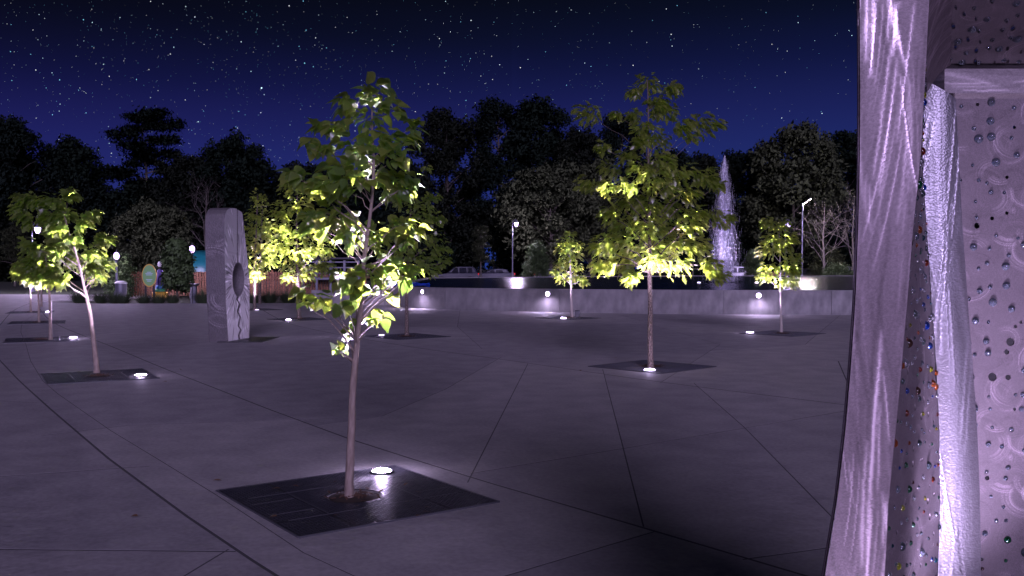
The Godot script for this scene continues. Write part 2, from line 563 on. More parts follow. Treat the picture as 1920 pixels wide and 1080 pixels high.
func lamp_post(label: String, at: Vector3, h: float, e: float, style: int, lens_e := 18.0) -> void:
	var t := thing("street_lamp", label, "street lamp", at)
	var b := MB.new()
	b.lathe([[0.16, 0], [0.16, 0.25], [0.1, 0.4], [0.075, 0.5], [0.05, h - 0.5], [0.045, h - 0.25]], 14)
	part("pole", b.mesh(), M.pole, t)
	var o := OmniLight3D.new()
	o.name = "lamp_light"
	t.add_child(o, true)
	o.light_color = LAV; o.light_energy = e; o.omni_range = 80.0; o.omni_attenuation = 2.0; o.light_size = 0.12; o.shadow_enabled = true
	if style == 0:   # bell-shaped lantern hung from a short bracket
		part("bracket", MB.new().tube([Vector3(0, h - 0.28, 0), Vector3(0.02, h + 0.2, 0), Vector3(0.2, h + 0.42, 0), Vector3(0.36, h + 0.38, 0)], [0.03, 0.028, 0.024, 0.02], 8).mesh(), M.pole, t)
		part("hood", MB.new().lathe([[0.22, h + 0.1], [0.2, h + 0.16], [0.1, h + 0.24], [0.05, h + 0.36], [0.02, h + 0.44]], 16, Vector3(0.36, 0, 0)).mesh(), M.pole, t)
		part("lamp_globe", MB.new().lathe([[0.001, h - 0.28], [0.1, h - 0.25], [0.17, h - 0.1], [0.2, h + 0.09]], 16, Vector3(0.36, 0, 0)).mesh(), glow(Color(0.8, 0.66, 1.0), lens_e * 0.35), t)
		o.position = Vector3(0.36, h - 0.08, 0)
	else:            # round globe on the pole top
		part("collar", MB.new().lathe([[0.06, h - 0.3], [0.09, h - 0.2], [0.07, h - 0.17]], 14).mesh(), M.pole, t)
		part("lamp_globe", MB.new().lathe([[0.05, h - 0.18], [0.11, h - 0.12], [0.135, h], [0.11, h + 0.11], [0.05, h + 0.165], [0.001, h + 0.18]], 16).mesh(), glow(Color(0.8, 0.66, 1.0), lens_e * 0.35), t)
		part("finial", MB.new().lathe([[0.06, h + 0.17], [0.03, h + 0.22], [0.015, h + 0.3], [0.001, h + 0.33]], 10).mesh(), M.pole, t)
		o.position = Vector3(0, h, 0)

func wall_lamp(label: String, at: Vector3, out: Vector3, e: float) -> void:
	var t := thing("wall_lamp", label, "wall lamp", at, atan2(out.x, out.z), "round lamps set in the pool wall")
	var ring := MB.new()
	ring.xf = Transform3D(Basis(Vector3.RIGHT, PI / 2), Vector3.ZERO)
	ring.lathe([[0.105, -0.01], [0.11, 0.02], [0.095, 0.035], [0.082, 0.03]], 20)
	part("bezel", ring.mesh(), M.dark_metal, t)
	var ln := MB.new()
	ln.xf = Transform3D(Basis(Vector3.RIGHT, PI / 2), Vector3.ZERO)
	ln.lathe([[0.085, 0.028], [0.06, 0.044], [0.001, 0.05]], 18)
	part("lens", ln.mesh(), glow(LAV, 14.0), t)
	var s := SpotLight3D.new()
	s.name = "beam"
	t.add_child(s, true)
	s.position = Vector3(0, 0.02, 0.2)
	s.rotation = Vector3(deg_to_rad(-66), PI, 0)
	s.light_color = LAV; s.light_energy = e; s.spot_angle = 88.0; s.spot_range = 12.0; s.spot_attenuation = 2.0; s.spot_angle_attenuation = 1.0; s.light_size = 0.06; s.shadow_enabled = true

func car(called: String, label: String, at: Vector3, turn: float, paint: Material, suv: bool) -> Node3D:
	var t := thing(called, label, "car", at, turn)
	var hh := 1.68 if suv else 1.44
	# side outline, front at +x
	var low := PackedVector2Array([Vector2(-2.25, 0.28), Vector2(-2.32, 0.55), Vector2(-2.24, 0.95), Vector2(-2.15, 1.02), Vector2(0.85, 1.0), Vector2(1.75, 0.88), Vector2(2.2, 0.72), Vector2(2.28, 0.45), Vector2(2.2, 0.28)])
	var rot := Transform3D(Basis(Vector3.RIGHT, -PI / 2), Vector3.ZERO)
	var b := MB.new()
	b.xf = Transform3D(Basis(Vector3(1, 0, 0), Vector3(0, 0, -1), Vector3(0, 1, 0)), Vector3.ZERO)
	b.prism(low, -0.9, 0.9, 0.05)
	part("body", b.mesh(), paint, t)
	var back := -2.12 if suv else -1.75
	var cab := PackedVector2Array([Vector2(back, 1.0), Vector2(back + 0.28, hh - 0.12), Vector2(back + 0.5, hh - 0.02), Vector2(-0.4, hh), Vector2(0.12, hh - 0.06), Vector2(0.95, 0.99)])
	var c := MB.new()
	c.xf = b.xf
	c.prism(cab, -0.76, 0.76, 0.06)
	part("cabin", c.mesh(), paint, t)
	for s in [1, -1]:
		for wn in [[back + 0.42, -1.2], [-1.1, -0.35], [-0.25, 0.5]]:
			if wn[1] - wn[0] < 0.2: continue
			var w := MB.new()
			w.xf = b.xf
			var x0: float = wn[0]
			var x1: float = wn[1]
			w.prism(PackedVector2Array([Vector2(x0, 1.04), Vector2(x0 + 0.06, hh - 0.14), Vector2(x1 - (0.4 if x1 > 0.2 else 0.0), hh - 0.13), Vector2(x1, 1.04)]), s * 0.772 - 0.006, s * 0.772 + 0.006)
			part("window", w.mesh(), M.car_glass, t)
		part("tail_light", MB.new().box(Vector3(-2.27, 0.88, s * 0.68), Vector3(0.1, 0.2, 0.28), 0.03).mesh(), M.tail, t)
		part("headlight", MB.new().box(Vector3(2.16, 0.72, s * 0.66), Vector3(0.16, 0.13, 0.32), 0.03).mesh(), M.head, t)
		part("mirror", MB.new().box(Vector3(0.62, 1.08, s * 0.98), Vector3(0.14, 0.13, 0.2), 0.04).mesh(), paint, t)
		for x in [-1.4, 1.42]:
			var w := MB.new()
			w.xf = Transform3D(Basis(Vector3.RIGHT, PI / 2 * s), Vector3(x, 0.34, s * 0.84))
			w.lathe([[0.24, -0.09], [0.33, -0.1], [0.345, -0.06], [0.345, 0.06], [0.33, 0.09], [0.22, 0.095]], 20)
			var wh := part("wheel", w.mesh(), M.rubber, t)
			var rm := MB.new()
			rm.xf = w.xf
			rm.lathe([[0.22, 0.09], [0.17, 0.07], [0.05, 0.085], [0.001, 0.085]], 14)
			part("rim", rm.mesh(), M.steel, wh)
	var ws := MB.new()
	ws.quad(Vector3(0.98, 1.02, 0.68), Vector3(0.98, 1.02, -0.68), Vector3(0.24, hh - 0.09, -0.62), Vector3(0.24, hh - 0.09, 0.62))
	part("windscreen", ws.mesh(), M.car_glass, t)
	var rw := MB.new()
	rw.quad(Vector3(back - 0.012, 1.06, -0.66), Vector3(back - 0.012, 1.06, 0.66), Vector3(back + 0.24, hh - 0.15, 0.6), Vector3(back + 0.24, hh - 0.15, -0.6))
	part("rear_window", rw.mesh(), M.car_glass, t)
	return t

func split(polys: Array, line: Array, w: float) -> Array:
	var strip := Geometry2D.offset_polyline(PackedVector2Array(line), w / 2, Geometry2D.JOIN_MITER, Geometry2D.END_BUTT)
	var out := []
	for p in polys:
		var ok := true
		var got: Array = [p]
		for s in strip:
			var nw := []
			for g in got: nw.append_array(Geometry2D.clip_polygons(g, s))
			got = nw
		for g in got:
			if Geometry2D.is_polygon_clockwise(g) != Geometry2D.is_polygon_clockwise(p): ok = false
		if ok: out.append_array(got)
		else: out.append(p)
	return out

# ---------------------------------------------------------------- everything
func _ready() -> void:
	rng.seed = 4711
	camera_and_light()
	materials()
	stars()
	ground()
	pool()
	forest()
	playground()
	car_park()
	plaza_trees()
	clothespin()
	portal()

func camera_and_light() -> void:
	var cam := Camera3D.new()
	cam.name = "camera"
	add_child(cam)
	cam.position = Vector3(0, 1.65, 0)
	cam.rotation = Vector3(deg_to_rad(-1.291), 0, 0)
	cam.fov = 33.85; cam.near = 0.1; cam.far = 900.0
	cam.current = true
	var we := WorldEnvironment.new()
	we.name = "environment"
	add_child(we)
	var e := Environment.new()
	e.background_mode = Environment.BG_SKY
	e.tonemap_mode = Environment.TONE_MAPPER_LINEAR
	e.tonemap_exposure = 1.0
	e.sdfgi_enabled = true; e.ssao_enabled = true; e.ssil_enabled = true
	e.volumetric_fog_enabled = true; e.volumetric_fog_density = 0.0
	var sky := Sky.new()
	var pm := PanoramaSkyMaterial.new()
	pm.panorama = night_sky()
	sky.sky_material = pm
	e.sky = sky
	we.environment = e
	# the weak, low light of the surroundings: a moon behind the camera
	var sun := DirectionalLight3D.new()
	sun.name = "moon"
	add_child(sun)
	sun.rotation = Vector3(deg_to_rad(-15), deg_to_rad(9.0), 0)
	sun.light_color = Color(0.84, 0.765, 1.0)
	sun.light_energy = 0.84
	sun.light_angular_distance = 22.0
	sun.shadow_enabled = true
	sun.sky_mode = DirectionalLight3D.SKY_MODE_LIGHT_ONLY

func night_sky() -> ImageTexture:
	var sw := 256
	var sh := 128
	var stops := [[0.0, Vector3(0.018, 0.036, 0.21)], [0.045, Vector3(0.017, 0.027, 0.18)], [0.11, Vector3(0.0145, 0.0185, 0.135)], [0.15, Vector3(0.011, 0.012, 0.095)], [0.19, Vector3(0.0058, 0.0068, 0.05)], [0.23, Vector3(0.0033, 0.0042, 0.02)], [0.275, Vector3(0.0022, 0.0027, 0.0075)], [1.6, Vector3(0.0018, 0.0022, 0.005)]]
	var im := Image.create(sw, sh, false, Image.FORMAT_RGBF)
	for y in sh:
		var el := PI / 2 - PI * (y + 0.5) / sh
		for x in sw:
			var az := TAU * (x + 0.5) / sw
			if az > PI: az -= TAU
			var warm := 0.5 + 0.5 * sin(az * 1.0 + 0.25)   # bluer to the right
			var el2 := maxf(el, 0.0) * (1.0 - 0.10 * sin(az * 2.0 + 0.4))
			var c: Vector3 = stops[-1][1]
			for i in stops.size() - 1:
				if el2 <= stops[i + 1][0]:
					c = stops[i][1].lerp(stops[i + 1][1], (el2 - stops[i][0]) / (stops[i + 1][0] - stops[i][0]))
					break
			im.set_pixel(x, y, Color(c.x * (1.15 - 0.3 * warm), c.y * (0.8 + 0.5 * warm), c.z))
	im.resize(4096, 2048, Image.INTERPOLATE_CUBIC)
	return ImageTexture.create_from_image(im)

# stars: tiny far lights all over the sky, denser along one faint band
func stars() -> void:
	var r := RandomNumberGenerator.new()
	r.seed = 77
	var milky := Vector3(-0.28, 0.16, -1).normalized()
	var b := MB.new()
	var o := [Vector3.RIGHT, Vector3.UP, Vector3.BACK]
	for k in 8:
		var s := Vector3(1 if k & 1 else -1, 1 if k & 2 else -1, 1 if k & 4 else -1)
		b.tri(o[0] * s.x, o[1] * s.y, o[2] * s.z)
	var m := mat(Color.WHITE, 1.0)
	m.shading_mode = BaseMaterial3D.SHADING_MODE_UNSHADED
	m.vertex_color_use_as_albedo = true
	var xs := []
	var cs := []
	for k in 160000:
		var el := asin(r.randf_range(0.03, 1.0))
		var az := r.randf() * TAU
		var d := Vector3(cos(el) * sin(az), sin(el), -cos(el) * cos(az))
		var band := exp(-pow((d - milky * d.dot(milky)).dot(Vector3(0.55, 0.8, 0.2).normalized()) / 0.16, 2.0))
		if r.randf() > 0.25 + 0.55 * band - 0.14 * sin(az): continue
		var g := 0.105 + 0.32 * pow(r.randf(), 6.0) + 0.32 * pow(r.randf(), 60.0)
		g *= lerpf(0.6, 1.0, smoothstep(0.02, 0.16, el))
		var c := Color(0.5, 0.8, 1.0).lerp(Color(1.0, 0.95, 1.0), r.randf()) if r.randf() > 0.3 else Color(0.25, 0.7, 1.0)
		var e := r.randf_range(0.3, 2.0)
		xs.append(Transform3D(Basis.from_scale(Vector3.ONE * g), d * 820.0))
		cs.append(Color(c.r * e, c.g * e, c.b * e))
	var o2 := many("sky_stars", b.mesh(), m, xs, self, cs)
	o2.set_meta("kind", "structure")

func materials() -> void:
	var cn := noise_tex(1024, 0.006, Color(0.86, 0.86, 0.87), Color(1, 1, 1), 5, 7)
	var cn2 := noise_tex(1024, 0.02, Color(0.88, 0.88, 0.88), Color(1, 1, 1), 6, 6)
	var cr := noise_tex(512, 0.05, Color(0.0, 0.0, 0.0), Color(1, 1, 1), 9, 4, true, 1.4)
	M.slab = []
	for k in [lin(0.48, 0.455, 0.455), lin(0.44, 0.42, 0.425), lin(0.52, 0.495, 0.485)]:
		var m := mat(k, 0.72)
		m.albedo_texture = cn
		m.normal_enabled = true; m.normal_texture = cr; m.normal_scale = 0.35
		m.metallic_specular = 0.35
		tri_map(m, [0.23, 0.31, 0.27][M.slab.size()])
		m.detail_enabled = true; m.detail_albedo = cn2; m.detail_blend_mode = BaseMaterial3D.BLEND_MODE_MUL; m.detail_uv_layer = BaseMaterial3D.DETAIL_UV_2
		m.uv2_triplanar = true; m.uv2_world_triplanar = true; m.uv2_scale = Vector3.ONE * 0.9
		M.slab.append(m)
	M.joint = mat(lin(0.075, 0.072, 0.075), 0.9)
	var wn := noise_tex(512, 0.012, Color(0.7, 0.7, 0.71), Color(1, 1, 1), 15, 6)
	M.wall = mat(lin(0.27, 0.26, 0.255), 0.7)
	M.wall.albedo_texture = wn
	tri_map(M.wall, 0.6)
	M.wall.uv1_scale = Vector3(0.45, 0.25, 0.45)
	M.grass = tri_map(mat(lin(0.035, 0.05, 0.02), 0.95), 1.0)
	M.grass.albedo_texture = noise_tex(512, 0.03, Color(0.5, 0.5, 0.4), Color(1, 1, 1), 25, 5)
	M.asphalt = mat(lin(0.05, 0.05, 0.052), 0.85)
	M.path = mat(lin(0.4, 0.38, 0.37), 0.8)
	M.path.albedo_texture = cn
	tri_map(M.path, 0.2)
	M.iron = mat(lin(0.02, 0.02, 0.025), 0.62, 0.2)
	M.iron.roughness_texture = noise_tex(256, 0.03, Color(0.6, 0.6, 0.6), Color(1, 1, 1), 31)
	tri_map(M.iron, 1.4, false)
	M.iron_frame = mat(lin(0.1, 0.1, 0.11), 0.4, 0.5)
	M.iron_stud = mat(lin(0.06, 0.06, 0.075), 0.34, 0.5)
	M.dry_leaf = mat(lin(0.16, 0.085, 0.04), 0.7)
	M.soil = mat(lin(0.035, 0.022, 0.015), 0.95)
	M.litter = mat(lin(0.07, 0.035, 0.02), 0.8)
	M.dark_metal = mat(lin(0.05, 0.05, 0.055), 0.4, 0.7)
	M.pole = mat(lin(0.14, 0.14, 0.17), 0.45, 0.4)
	M.steel = mat(lin(0.55, 0.55, 0.57), 0.35, 1.0)
	M.rubber = mat(lin(0.015, 0.015, 0.015), 0.85)
	M.car_glass = mat(lin(0.01, 0.01, 0.014), 0.08)
	M.tail = mat(lin(0.4, 0.02, 0.02), 0.25)
	M.tail.emission_enabled = true; M.tail.emission = Color(1, 0.12, 0.12); M.tail.emission_energy_multiplier = 0.5
	M.head = mat(lin(0.6, 0.6, 0.62), 0.15)
	var bk := noise_tex(256, 0.02, Color(0.78, 0.76, 0.74), Color(1, 1, 1), 41, 5)
	M.bark_smooth = mat(lin(0.30, 0.24, 0.20), 0.75)
	M.bark_smooth.albedo_texture = bk
	M.bark_smooth.uv1_scale = Vector3(1, 1.2, 1)
	M.bark_rough = mat(lin(0.36, 0.29, 0.25), 0.85)
	M.bark_rough.albedo_texture = noise_tex(256, 0.045, Color(0.25, 0.22, 0.2), Color(1, 1, 1), 43, 4)
	M.bark_rough.uv1_scale = Vector3(1, 1.6, 1)
	M.bark_rough.normal_enabled = true; M.bark_rough.normal_texture = noise_tex(256, 0.045, Color.BLACK, Color.WHITE, 43, 4, true, 8.0)
	M.bark_far = mat(lin(0.07, 0.06, 0.05), 0.9)
	M.bark_pale = mat(lin(0.32, 0.28, 0.25), 0.85)
	# foliage
	M.linden = [leaf_mat(0.075, 0.105, 0.030, Color(0.73, 0.88, 0.30)), leaf_mat(0.085, 0.115, 0.030, Color(0.78, 0.90, 0.30)), leaf_mat(0.10, 0.12, 0.032, Color(0.82, 0.90, 0.30)), leaf_mat(0.062, 0.095, 0.028, Color(0.66, 0.84, 0.32))]
	M.oak = [leaf_mat(0.10, 0.11, 0.028, Color(0.73, 0.88, 0.30)), leaf_mat(0.115, 0.12, 0.03, Color(0.78, 0.90, 0.30)), leaf_mat(0.082, 0.095, 0.026, Color(0.82, 0.90, 0.30))]
	M.maple = [leaf_mat(0.085, 0.105, 0.028, Color(0.66, 0.84, 0.32)), leaf_mat(0.10, 0.115, 0.028, Color(0.73, 0.88, 0.30)), leaf_mat(0.068, 0.09, 0.026, Color(0.78, 0.90, 0.30))]
	M.yellow = [leaf_mat(0.13, 0.15, 0.035, Color(0.82, 0.90, 0.30)), leaf_mat(0.13, 0.145, 0.03, Color(0.66, 0.84, 0.32)), leaf_mat(0.15, 0.145, 0.04, Color(0.73, 0.88, 0.30))]
	M.far = []
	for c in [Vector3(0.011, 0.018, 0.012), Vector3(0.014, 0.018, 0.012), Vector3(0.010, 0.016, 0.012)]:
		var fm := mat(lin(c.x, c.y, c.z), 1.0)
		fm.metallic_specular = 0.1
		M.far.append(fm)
	M.bark_bare = mat(lin(0.13, 0.115, 0.105), 0.9)
	M.far_olive = mat(lin(0.055, 0.066, 0.034), 0.95)
	M.far_olive.metallic_specular = 0.2
	M.far_green = mat(lin(0.06, 0.10, 0.03), 0.7)
	M.bush = mat(lin(0.04, 0.06, 0.025), 0.8)
	M.clump_a = clump_mesh(1, 22, 0.28)
	M.clump_n = clump_mesh(2, 26, 0.2, 0.5)
	M.clump_s = clump_mesh(3, 20, 0.24)
	M.leaf_linden = [leaf_mesh([0.10, 0.34, 0.43, 0.42, 0.35, 0.24, 0.11, 0.0], 0.28, 0.25), leaf_mesh([0.08, 0.32, 0.40, 0.41, 0.36, 0.25, 0.12, 0.0], 0.12, 0.42, 0.25), leaf_mesh([0.12, 0.36, 0.45, 0.42, 0.33, 0.22, 0.10, 0.0], 0.4, 0.12, -0.2)]
	M.leaf_oak = [leaf_mesh([0.02, 0.10, 0.07, 0.24, 0.10, 0.34, 0.13, 0.28, 0.10, 0.12, 0.0], 0.2, 0.2), leaf_mesh([0.02, 0.09, 0.06, 0.22, 0.10, 0.32, 0.12, 0.30, 0.12, 0.13, 0.0], 0.35, 0.35, 0.2)]
	M.leaf_maple = [leaf_mesh([0.03, 0.30, 0.20, 0.46, 0.18, 0.24, 0.0], 0.2, 0.3), leaf_mesh([0.04, 0.28, 0.18, 0.44, 0.20, 0.22, 0.0], 0.38, 0.15, 0.2)]
	M.leaf_plain = [leaf_mesh([0.03, 0.22, 0.28, 0.2, 0.0], 0.2, 0.25), leaf_mesh([0.03, 0.2, 0.27, 0.21, 0.0], 0.35, 0.15, 0.25)]

func ground() -> void:
	# one sheet to the horizon
	struct("ground", MB.new().prism(PackedVector2Array([Vector2(-420, -600), Vector2(420, -600), Vector2(420, 60), Vector2(-420, 60)]), -0.4, -0.09, 0, false).mesh(), M.grass)
	# the plaza: a dark bed showing in the joints, and slabs of concrete on it
	var out := PackedVector2Array([Vector2(-24, 8), Vector2(18, 8), Vector2(18, -32.2), Vector2(11.7, -32.5), Vector2(8.07, -32.5), Vector2(4.5, -33.3), Vector2(0.8, -34.8), Vector2(-2, -35.7), Vector2(-3.6, -38), Vector2(-5.0, -39.6), Vector2(-6.4, -43), Vector2(-18.4, -42.3), Vector2(-24.5, -46), Vector2(-27, -46), Vector2(-27, -14)])
	var bed := struct("plaza", MB.new().prism(out, -0.3, -0.0009, 0, false).mesh(), M.joint)
	var polys: Array = [out]
	var a := [Vector2(-19.0, -38.0), Vector2(-13.6, -28.0), Vector2(-8.25, -19.5), Vector2(-5.73, -15.45), Vector2(-4.05, -12.85), Vector2(-2.83, -10.95), Vector2(-1.5, -8.95), Vector2(-0.3, -7.35), Vector2(0.84, -5.94), Vector2(1.9, -4.6), Vector2(6, 0.6), Vector2(12, 8.5)]
	var b := [Vector2(-23.5, -47), Vector2(-19.4, -37), Vector2(-15.0, -27.8), Vector2(-12.2, -22.2), Vector2(-9.25, -17.0), Vector2(-7.06, -13.55), Vector2(-5.26, -10.8), Vector2(-3.5, -8.15), Vector2(-2.52, -6.75), Vector2(-1.83, -5.77), Vector2(-1.25, -5.01), Vector2(1.2, -1.8), Vector2(4.5, 2.2), Vector2(9, 8.5)]
	var c := [Vector2(-12, -43.5), Vector2(-6.5, -27.5), Vector2(-2.2, -19.6), Vector2(0.36, -16.05), Vector2(2.1, -13.5), Vector2(4.05, -11.2), Vector2(7.5, -7.4), Vector2(13, -2.2), Vector2(18.5, 2.5)]
	var d := [Vector2(-20.2, -42), Vector2(-14.5, -28), Vector2(-10.5, -20.4), Vector2(-6.5, -13.15), Vector2(-2.23, -6.95), Vector2(-1.31, -5.55), Vector2(-0.7, -4.85), Vector2(3, -0.6), Vector2(10.5, 8.5)]
	for l in [a, b, c, d]:
		var cv := Curve2D.new()
		for i in l.size():
			var tg: Vector2 = (l[mini(i + 1, l.size() - 1)] - l[maxi(i - 1, 0)]).normalized() * minf(l[i].distance_to(l[mini(i + 1, l.size() - 1)]), l[i].distance_to(l[maxi(i - 1, 0)])) * 0.33
			cv.add_point(l[i], -tg, tg)
		var len := cv.get_baked_length()
		var n: int = l.size() * 4
		l.clear()
		for i in n + 1: l.append(cv.sample_baked(len * i / n))
	polys = split(polys, a, 0.026)
	polys = split(polys, b, 0.024)
	polys = split(polys, c, 0.032)
	polys = split(polys, d, 0.010)
	for l in [
		[Vector2(-0.34, -7.2), Vector2(0.27, -16.06)], [Vector2(-0.33, -7.52), Vector2(1.01, -8.56), Vector2(3.85, -10.82), Vector2(5.2, -11.9)],
		[Vector2(1.46, -15.2), Vector2(1.03, -8.84), Vector2(0.835, -5.97)], [Vector2(2.58, -13.4), Vector2(2.39, -9.73), Vector2(2.11, -6.2), Vector2(1.9, -4.2)],
		[Vector2(-2.2, -9.6), Vector2(-1.44, -10.4), Vector2(-0.9, -12.7), Vector2(-0.2, -17.2)], [Vector2(-0.6, -4.5), Vector2(-0.03, -5.02), Vector2(0.885, -5.86)],
		[Vector2(-12, -5.6), Vector2(-4.06, -7.4), Vector2(-3.0, -7.8)], [Vector2(-13, -5.75), Vector2(-2.99, -5.49), Vector2(-1.60, -5.45)], [Vector2(-3.4, -3.1), Vector2(-1.75, -5.01), Vector2(-1.655, -5.50)],
		[Vector2(-4.6, -9.2), Vector2(-4.0, -9.8), Vector2(-1.9, -10.3)], [Vector2(-9.6, -12.6), Vector2(-5.6, -11.4)], [Vector2(-11.5, -24), Vector2(-9.8, -24.6), Vector2(-6.6, -27.5)], [Vector2(-13.4, -25.6), Vector2(-22, -21)],
		[Vector2(-0.6, -19.0), Vector2(-1.5, -26), Vector2(-2.0, -36.5)], [Vector2(0.2, -16.2), Vector2(6.2, -20), Vector2(11.5, -33)], [Vector2(2.1, -13.4), Vector2(4.4, -20), Vector2(3.6, -34)], [Vector2(-3.1, -21), Vector2(4.2, -23.6), Vector2(19, -24)],
		[Vector2(4.1, -11.2), Vector2(5.7, -16.5), Vector2(19, -17)], [Vector2(-6.4, -27.5), Vector2(-1.6, -28.5), Vector2(4.2, -27.2), Vector2(19, -28)], [Vector2(-5.2, -14.7), Vector2(-2.3, -19.5)], [Vector2(-8.3, -19.6), Vector2(-4.4, -23.4)], [Vector2(5.3, -9.4), Vector2(3.4, -8.2), Vector2(2.3, -8.0)], [Vector2(1.3, -5.3), Vector2(2.05, -5.6)]]:
		polys = split(polys, l, lerpf(0.024, 0.011, absf((l[-1] - l[0]).normalized().y)))
	var q := 0
	for p in polys:
		var ar := 0.0
		for i in p.size(): ar += p[i].cross(p[(i + 1) % p.size()])
		if absf(ar) < 0.03: continue
		part("slab", MB.new().prism(p, -0.028, 0.0, 0.0, false).mesh(), M.slab[(q * 7 + q / 3) % 3], bed)
		q += 1
	# paths and car park beyond
	struct("path", MB.new().prism(PackedVector2Array([Vector2(-45, -47), Vector2(-24.2, -46.3), Vector2(-20.3, -48.5), Vector2(-20.3, -56), Vector2(-60, -60)]), -0.2, -0.02, 0, false).mesh(), M.path)
	struct("road", MB.new().prism(PackedVector2Array([Vector2(-30, -89), Vector2(75, -89), Vector2(75, -112), Vector2(-30, -112)]), -0.2, -0.03, 0, false).mesh(), M.asphalt)

func pool() -> void:
	var line := [Vector2(-5.02, -39.9), Vector2(-4.5, -38.6), Vector2(-3.64, -37.5), Vector2(-2.6, -36.4), Vector2(-1.3, -35.55), Vector2(0.79, -34.7), Vector2(2.6, -33.9), Vector2(4.5, -33.3), Vector2(6.3, -32.85), Vector2(8.07, -32.55), Vector2(10, -32.45), Vector2(11.74, -32.5), Vector2(14, -32.8), Vector2(17, -33.6)]
	# resample
	var cv := Curve2D.new()
	for i in line.size():
		var tg: Vector2 = (line[mini(i + 1, line.size() - 1)] - line[maxi(i - 1, 0)]) * 0.16
		cv.add_point(line[i], -tg, tg)
	var full := cv.get_baked_length()
	var w := thing("pool_wall", "long curved grey concrete retaining wall round the raised pool", "wall", Vector3.ZERO)
	var cuts := [0.0]
	for px in [-2.55, 1.7, 7.3, 11.0]:
		var best := 0.0
		var bd := 99.0
		for k in 400:
			var p := cv.sample_baked(full * k / 399.0)
			if absf(p.x - px) < bd: bd = absf(p.x - px); best = full * k / 399.0
		cuts.append(best)
	cuts.append(full)
	for i in cuts.size() - 1:
		var inn := PackedVector2Array()
		var outp := PackedVector2Array()
		var n := 14
		for k in n + 1:
			var s := lerpf(cuts[i] + 0.006, cuts[i + 1] - 0.006, float(k) / n)
			var p := cv.sample_baked(s)
			var tg := (cv.sample_baked(minf(s + 0.05, full)) - cv.sample_baked(maxf(s - 0.05, 0))).normalized()
			outp.append(p); inn.append(p + Vector2(tg.y, -tg.x) * 0.28)
		var pg := outp.duplicate()
		for k in range(inn.size() - 1, -1, -1): pg.append(inn[k])
		part("wall_panel", MB.new().prism(pg, -0.05, 0.84, 0.012).mesh(), M.wall, w)
	# side and far rims of the pool
	for r in [[Vector2(-5.2, -40.2), Vector2(-6.0, -68)], [Vector2(-6.0, -68.3), Vector2(4, -76)], [Vector2(4.1, -76.2), Vector2(16, -83.5)], [Vector2(16.1, -83.6), Vector2(46, -85)]]:
		var t: Vector2 = (r[1] - r[0]).normalized()
		var nn := Vector2(t.y, -t.x) * 0.25
		part("rim", MB.new().prism(PackedVector2Array([r[0] - nn, r[1] - nn, r[1] + nn, r[0] + nn]), -0.05, 0.86, 0.015).mesh(), M.wall, w)
	var wp := PackedVector2Array()
	for k in 41:
		var p := cv.sample_baked(full * k / 40.0)
		var tg := (cv.sample_baked(minf(full * k / 40.0 + 0.05, full)) - cv.sample_baked(maxf(full * k / 40.0 - 0.05, 0))).normalized()
		wp.append(p + Vector2(tg.y, -tg.x) * 0.14)
	for p in [Vector2(46, -45), Vector2(46, -85), Vector2(16, -83.5), Vector2(4, -76), Vector2(-6, -68)]: wp.append(p)
	var wm := mat(lin(0.006, 0.016, 0.05), 0.15)
	wm.normal_enabled = true
	wm.metallic_specular = 0.3
	wm.normal_texture = noise_tex(512, 0.02, Color.BLACK, Color.WHITE, 61, 4, true, 3.0)
	wm.normal_scale = 0.9
	tri_map(wm, 0.28)
	struct("pool_water", MB.new().prism(wp, 0.5, 0.815, 0, false).mesh(), wm)
	# low terrace with steps to the left of the pool
	var tw := thing("terrace_wall", "low concrete terrace wall left of the pool with lit steps beside it", "wall", Vector3(-6.6, 0, -41.5))
	part("wall_panel", MB.new().box(Vector3(-0.6, 0.28, -0.6), Vector3(3.4, 0.66, 0.3), 0.012).mesh(), M.wall, tw)
	for k in 3: part("step", MB.new().box(Vector3(0.55, 0.07 + 0.14 * k, 0.9 - 0.36 * k), Vector3(1.5, 0.14, 0.36), 0.008).mesh(), M.path, tw)
	# wall lamps
	for l in [["round wall lamp near the left end of the pool wall beside the dim tree", -3.5, 2.6, 0.66], ["round wall lamp on the pool wall left of the small yellow-leaved tree", 1.32, 2.6, 0.66], ["round wall lamp on the pool wall below the fountain, rightmost of the wall lamps", 8.48, 2.6, 0.66]]:
		var best := 0.0
		var bd := 99.0
		for k in 600:
			var p := cv.sample_baked(full * k / 599.0)
			if absf(p.x - l[1]) < bd: bd = absf(p.x - l[1]); best = full * k / 599.0
		var p := cv.sample_baked(best)
		var tg := (cv.sample_baked(best + 0.05) - cv.sample_baked(best - 0.05)).normalized()
		var o := Vector3(-tg.y, 0, tg.x)
		wall_lamp(l[0], Vector3(p.x, l[3], p.y) + o * 0.012, o, l[2])
	wall_lamp("round wall lamp on the low terrace wall above the lit steps", Vector3(-5.95, 0.47, -41.93), Vector3(0, 0, 1), 3.0)
	# fountain: spray and a brighter core
	var at := Vector3(11.2, 0.8, -50)
	var f := thing("fountain", "tall pale fountain jet rising from the pool beside the oak-leaved tree", "fountain", at)
	part("nozzle", MB.new().lathe([[0.12, -0.2], [0.12, 0.03], [0.05, 0.08], [0.03, 0.1]], 14).mesh(), M.dark_metal, f)
	var sm := mat(Color(0.95, 0.94, 1.0), 0.9)
	sm.backlight_enabled = true; sm.backlight = Color(0.8, 0.8, 0.85)
	var drop := MB.new()
	drop.quad(Vector3(-0.0012, -0.14, 0), Vector3(0.0012, -0.14, 0), Vector3(0.0009, 0.14, 0), Vector3(-0.0009, 0.14, 0))
	var ds := []
